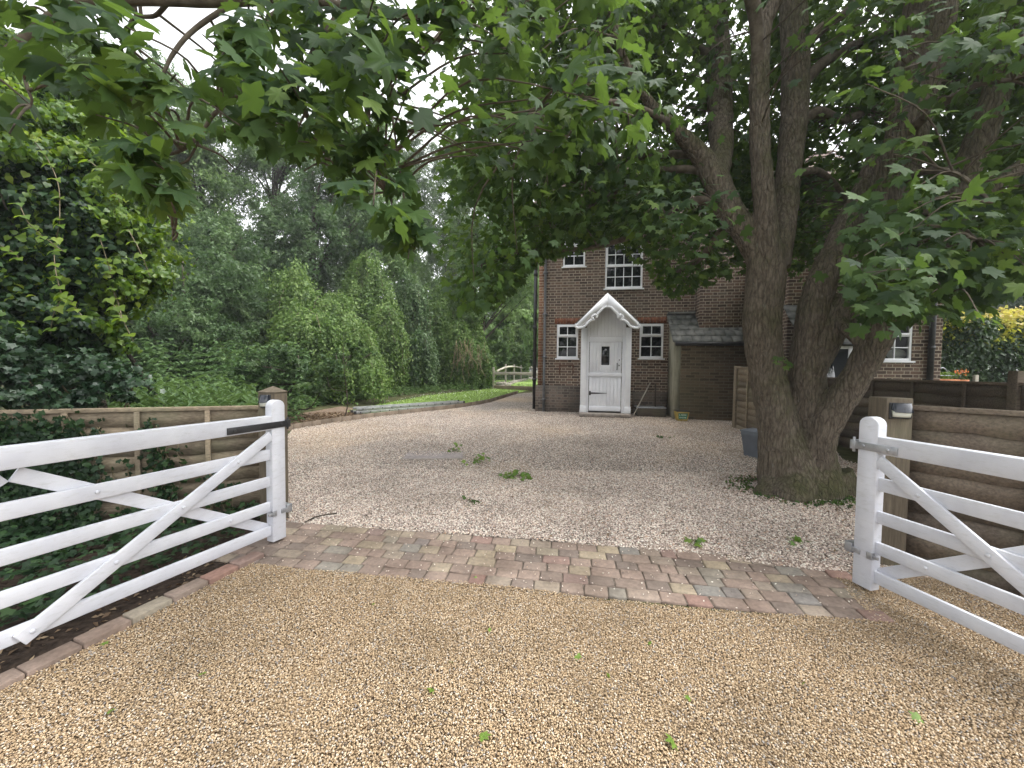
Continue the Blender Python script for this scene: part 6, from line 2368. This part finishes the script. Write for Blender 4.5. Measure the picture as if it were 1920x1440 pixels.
# grey food bin by the maple
def food_bin():
    c = G(1416, 857)
    c[2] = g(c[1])
    Y = c[1]
    k = Y / F_PX
    root = empty('food_bin', c, .45, 'slate grey lidded food bin with a pale sticker, beside the maple trunk', 'bin')
    w0, w1, h = .115, .15, .40

    def ring(w, z, d=1.0):
        return [(-w, -w * d, z), (w, -w * d, z), (w, w * d, z), (-w, w * d, z)]
    mb = MB()
    R_ = [ring(w0, 0), ring(w0 * 1.02, .09), ring(w0 * 1.045, .095), ring(w1 * .97, h - .05), ring(w1, h - .05), ring(w1, h)]
    V = [p for q in R_ for p in q]
    F = [(i * 4 + j, i * 4 + (j + 1) % 4, i * 4 + 4 + (j + 1) % 4, i * 4 + 4 + j) for i in range(5) for j in range(4)] + [(3, 2, 1, 0), (20, 21, 22, 23)]
    mb.add(V, F)
    mb.build('bin_body', M['binplastic'], root, world_space=False, bevel=.012)
    mb = MB()
    mb.box(-w1 - .012, w1 + .012, -w1 - .012, w1 + .012, h + .001, h + .028)
    mb.box(-w1 + .01, w1 - .01, -w1 + .01, w1 - .01, h + .0285, h + .042)
    mb.build('bin_lid', M['binplastic'], root, world_space=False, bevel=.008)
    mb = MB()
    mb.tube(catmull([(-.1, -w1 - .012, h - .02), (-.09, -w1 - .03, h - .05), (0, -w1 - .035, h - .055), (.09, -w1 - .03, h - .05), (.1, -w1 - .012, h - .02)], 4), .008, 6)
    mb.build('handle', M['binplastic'], root, world_space=False, smooth=True)
    mb = MB()
    mb.add([(-.05, -.1385, .22), (.0, -.1385, .22), (.0, -.1425, .285), (-.05, -.1425, .285)], [(0, 1, 2, 3)])
    mb.build('sticker', M['pale'], root, world_space=False)


food_bin()


# yellow tub with a green printed label
def tub():
    c = G(1278, 791)
    u, z = H(1278, 783, PL + .2)
    o = C0 + HU * u + HN * (PL + .18)
    o[2] = g(o[1])
    root = empty('yellow_tub', o, -A_H, 'square yellow tub with a green label and pale lettering by the lean-to corner', 'tub')
    mb = MB()
    a, b, h = .11, .15, .24
    t = .012
    V, F = [], []
    for w, z in ((a, 0), (b, h), (b - t, h), (a - t, .02)):
        V += [(-w, -w, z), (w, -w, z), (w, w, z), (-w, w, z)]
    for i in range(3):
        F += [(i * 4 + j, i * 4 + (j + 1) % 4, i * 4 + 4 + (j + 1) % 4, i * 4 + 4 + j) for j in range(4)]
    F += [(3, 2, 1, 0), (12, 13, 14, 15)]
    mb.add(V, F)
    mb.build('tub_body', M['yellow'], root, world_space=False, bevel=.004)
    mb = MB()
    mb.box(-b - .006, b + .006, -b - .006, b + .006, h + .001, h + .02)
    mb.build('tub_lid', M['black'], root, world_space=False, bevel=.004)

    def face(x, z, off=.003):
        k = a + (b - a) * z / h
        return (x, -k - off, z)
    mb = MB()
    mb.add([face(-.095, .06), face(.095, .06), face(.11, .205), face(-.11, .205)], [(0, 1, 2, 3)])
    mb.build('tub_label', M['green'], root, world_space=False)
    # the two lines of lettering: L and a short word, then a second short word
    mb = MB()

    def q(x0, x1, z0, z1):
        mb.add([face(x0, z0, .006), face(x1, z0, .006), face(x1, z1, .006), face(x0, z1, .006)], [(0, 1, 2, 3)])
    def L_(x):
        q(x, x + .008, .138, .185); q(x + .008, x + .024, .138, .146)
    def M_(x, z, w=.03, h_=.036):
        q(x, x + .007, z, z + h_); q(x + w - .007, x + w, z, z + h_); q(x + .007, x + w - .007, z + h_ * .55, z + h_ * .85)
    def E_(x, z, w=.022, h_=.036):
        q(x, x + .007, z, z + h_)
        for k in (0, .42, .82): q(x + .007, x + w, z + h_ * k, z + h_ * (k + .18))
    L_(-.085)
    M_(-.048, .142); E_(-.010, .142); M_(.018, .142); E_(.056, .142)
    E_(-.075, .083, h_=.03); M_(-.045, .083, h_=.03); E_(-.008, .083, h_=.03); M_(.022, .083, h_=.03); E_(.058, .083, h_=.03)
    mb.build('lettering', M['pale'], root, world_space=False)


tub()


# things leaning by the porch
def leaners():
    u, z = H(1208, 740, .25)
    p0 = H(1185.5, 762, .55)
    p1 = H(1220, 717, .06)
    a = C0 + HU * p0[0] + HN * .62 + np.array([0, 0, 0])
    a[2] = g(a[1]) + .01
    b = C0 + HU * p1[0] + HN * .03 + np.array([0, 0, p1[1]])
    mb = MB()
    mb.tube([a, b], .016, 8)
    tag(mb.build('broom_handle', M['rail']), 'bare pale pole leaning on the brick wall right of the porch', 'pole')
    # dark trough with a thin frame standing against the wall
    u0, u1 = H(1187, 770, .3)[0], H(1246, 770, .3)[0]
    c = C0 + HU * u0 + HN * .05
    c[2] = g(c[1])
    root = empty('cold_frame', c, -A_H, 'low dark trough with an upright frame, in the corner between porch and lean-to', 'trough')
    L = u1 - u0
    mb = MB()
    mb.box(.08, L, -.42, -.02, 0, .22)
    mb.build('trough_body', M['fence_dark'], root, world_space=False, bevel=.01)
    mb = MB()
    mb.box(.06, L + .01, -.44, -.0, .221, .25)
    mb.build('trough_rim', M['galv'], root, world_space=False, bevel=.004)
    mb = MB()
    mb.bar((L * .72, -.2, .251), (L * .75, -.03, .86), .035, .03, (1, 0, 0))
    mb.build('upright', M['fence_dark'], root, world_space=False)


leaners()


# post-and-rail fence at the back, with its logs
def rail_fence():
    A = G(925, 729)
    B = G(1003, 734)
    back = [at(948, 700, 21.0)[:2], at(964, 700, 24.5)[:2], at(977, 700, 28)[:2], at(988, 700, 32)[:2], at(997, 700, 36)[:2], at(1010, 700, 40)[:2]]
    root = empty('rail_fence', (A[0], A[1], g(A[1])), 0, 'silvered post-and-rail fence with wire mesh round the back lawn', 'fence')
    k = A[1] / F_PX

    def post(x, y, h, w=.055):
        mb = MB()
        mb.box(x - w, x + w, y - w, y + w, g(y) - .2, g(y) + h)
        mb.build('post', M['rail'], root, bevel=.01)
    post(A[0], A[1], 1.02, .05)
    for x, y in back: post(x, y, 1.12, .045)
    mb = MB()
    mb.frame_box((A[0] + .051, A[1] - .02, g(A[1])), (1, 0, 0), (0, 1, 0), (0, 0, 1), 0, 2.2, -.03, .03, .66, .80)
    mb.build('rail', M['rail'], root, bevel=.008)
    pts = [np.array([A[0], A[1] + .03, g(A[1]) + .76])] + [np.array([x, y - .06, g(y) + .94 + .03 * math.sin(i * 2.1)]) for i, (x, y) in enumerate(back)]
    mb = MB()
    mb.tube(catmull(pts, 4), .055, 7, wob=.08)
    mb.build('rail', M['rail'], root, smooth=True)
    mb = MB()
    mb.frame_box((A[0] + .06, A[1], g(A[1])), norm(np.array([B[0] + .8 - A[0], B[1] - A[1] - .2, 0])), norm(np.array([-(B[1] - A[1] - .2), B[0] + .8 - A[0], 0])), (0, 0, 1), 0, 2.4, -.06, .06, -.05, .17)
    mb.build('gravel_board', M['sleeper'], root, bevel=.008)
    # wire netting
    mb = MB()
    for i in range(24):
        x = A[0] + .09 * i + .08
        mb.tube([(x, A[1], g(A[1]) + .17), (x, A[1], g(A[1]) + .66)], .003, 3, cap=False)
    for z in np.arange(.2, .66, .075):
        mb.tube([(A[0] + .06, A[1], g(A[1]) + z), (A[0] + 2.2, A[1], g(A[1]) + z)], .003, 3, cap=False)
    mb.build('wire_netting', M['galv'], root)
    # stone lawn kerb running back along the side
    P = [np.array([A[0] + .25, A[1] + .3, 0])] + [np.array([x + .25, y, 0]) for x, y in back]
    mb = MB()
    Q = catmull(P, 3)
    for i in range(len(Q) - 1):
        a, b = Q[i], Q[i + 1]
        t = norm((b - a)[:2])
        mb.frame_box((a[0], a[1], g(a[1])), (*t, 0), (-t[1], t[0], 0), (0, 0, 1), .01, np.linalg.norm(b - a) - .01, -.12, .12, -.05, .14)
    tag(mb.build('stone_edging', M['log'], bevel=.01), 'row of pale stones edging the back lawn behind the rail fence', 'edging')
    rr = np.random.default_rng(7)
    for i, (px, py) in enumerate(((892, 728), (903, 724), (912, 730), (934, 722), (942, 716))):
        p = at(px, py, A[1] + (0.6 if i < 3 else 1.2))
        p[2] = g(p[1]) + .12
        a = rr.uniform(-.5, .5)
        e = np.array([math.cos(a), math.sin(a), rr.normal(0, .08)]) * .42
        mb = MB()
        mb.tube([p - e, p, p + e], [.11, .12, .10], 9, wob=.06)
        o = mb.build('log', M['log'])
        tag(o, ['short log lying left of the rail fence post, farthest left', 'log resting behind its neighbour, beside the rail fence', 'log touching the foot of the first fence post', 'grey log lying just inside the wire netting', 'upper log behind the wire netting'][i], 'log', 'logs by the rail fence')


rail_fence()


# neighbour's planter, flowers and stake above the dark fence
def planter():
    Y = 8.3
    a, b = at(1745, 706, Y), at(1795, 706, Y)
    z0 = g(Y)
    root = empty('hooped_planter', ((a[0] + b[0]) / 2, Y, z0), 0, 'raised planter with wire hoops and salad leaves under the black downpipe', 'planter')
    r = np.random.default_rng(301)
    zt = at(1770, 711, Y)[2]
    mb = MB()
    mb.box(a[0] - .05, b[0] + .05, Y - .02, Y + .45, z0, zt)
    mb.build('planter_box', M['terracotta'], root, bevel=.01)
    for px in (1735, 1748 + 40):
        x = at(px, 700, Y)[0]
        mb = MB()
        mb.tube([(x - .02 + .11 * math.cos(t) , Y + .2 + .0 * t, zt + .06 + .19 * math.sin(t)) for t in np.linspace(0, math.pi, 14)], .011, 6)
        mb.build('hoop', M['galv'], root, smooth=True)
    mb = MB()
    mb.tube([(a[0] - .1, Y + .02, zt + .08), (b[0] + .1, Y + .02, zt + .08)], .008, 6)
    mb.build('hoop_bar', M['galv'], root)
    n = 500
    P = np.stack([r.uniform(a[0] - .04, b[0] + .04, n), r.uniform(Y, Y + .4, n), zt + r.uniform(0, .15, n)], 1)
    leaves('salad_leaves', P, r.normal(0, 1, (n, 3)) + np.array([0, 0, .8]), r.normal(0, 1, (n, 3)), r.uniform(.02, .04, n), DIAMOND, M['fresh'], root)
    # flower pot
    c = at(1808, 712, Y)
    root = empty('flower_pot', (c[0], Y, z0), 0, 'potted orange flowers beside the hooped planter', 'flower pot')
    mb = MB()
    mb.tube([(c[0], Y + .1, z0), (c[0], Y + .1, c[2] - .06), (c[0], Y + .1, c[2])], [.10, .15, .15], 14)
    mb.build('pot', M['terracotta'], root)
    n = 160
    P = np.array([c[0], Y + .1, c[2] + .08]) + r.normal(0, 1, (n, 3)) * np.array([.09, .07, .07])
    leaves('foliage', P, r.normal(0, 1, (n, 3)), r.normal(0, 1, (n, 3)) + np.array([0, -.5, .5]), r.uniform(.02, .035, n), DIAMOND, M['hedge_leaf'], root)
    n = 40
    P = np.array([c[0] - .02, Y + .05, c[2] + .16]) + r.normal(0, 1, (n, 3)) * np.array([.06, .04, .03])
    leaves('blossom', P, r.normal(0, 1, (n, 3)), np.array([0, -1, .4]) + r.normal(0, .3, (n, 3)), .026, HEART, M['petal'], root)
    s = at(1832, 712, 7.6)
    mb = MB()
    mb.box(s[0] - .035, s[0] + .035, 7.6, 7.65, g(7.6) - .1, at(1832, 703, 7.6)[2])
    tag(mb.build('garden_stake', M['rail'], bevel=.005), 'short pale stake just showing above the dark fence, right of the orange flowers', 'stake')


planter()


# ------------------------------------------------------------------ thin scattering volume added for the veil of lens glare
def add_glare():
    m = bpy.data.materials.new('glare_haze')
    m.use_nodes = True
    nt = m.node_tree
    nt.nodes.clear()
    out = nt.nodes.new('ShaderNodeOutputMaterial')
    v = nt.nodes.new('ShaderNodeVolumePrincipled')
    v.inputs['Color'].default_value = (.93, .96, 1.0, 1)
    v.inputs['Density'].default_value = 0.0015
    v.inputs['Anisotropy'].default_value = 0.2
    nt.links.new(v.outputs[0], out.inputs['Volume'])
    mb = MB()
    mb.box(-170, 170, -70, 270, -1.2, 32)
    tag(mb.build('glare_haze', m), kind='stuff')


add_glare()
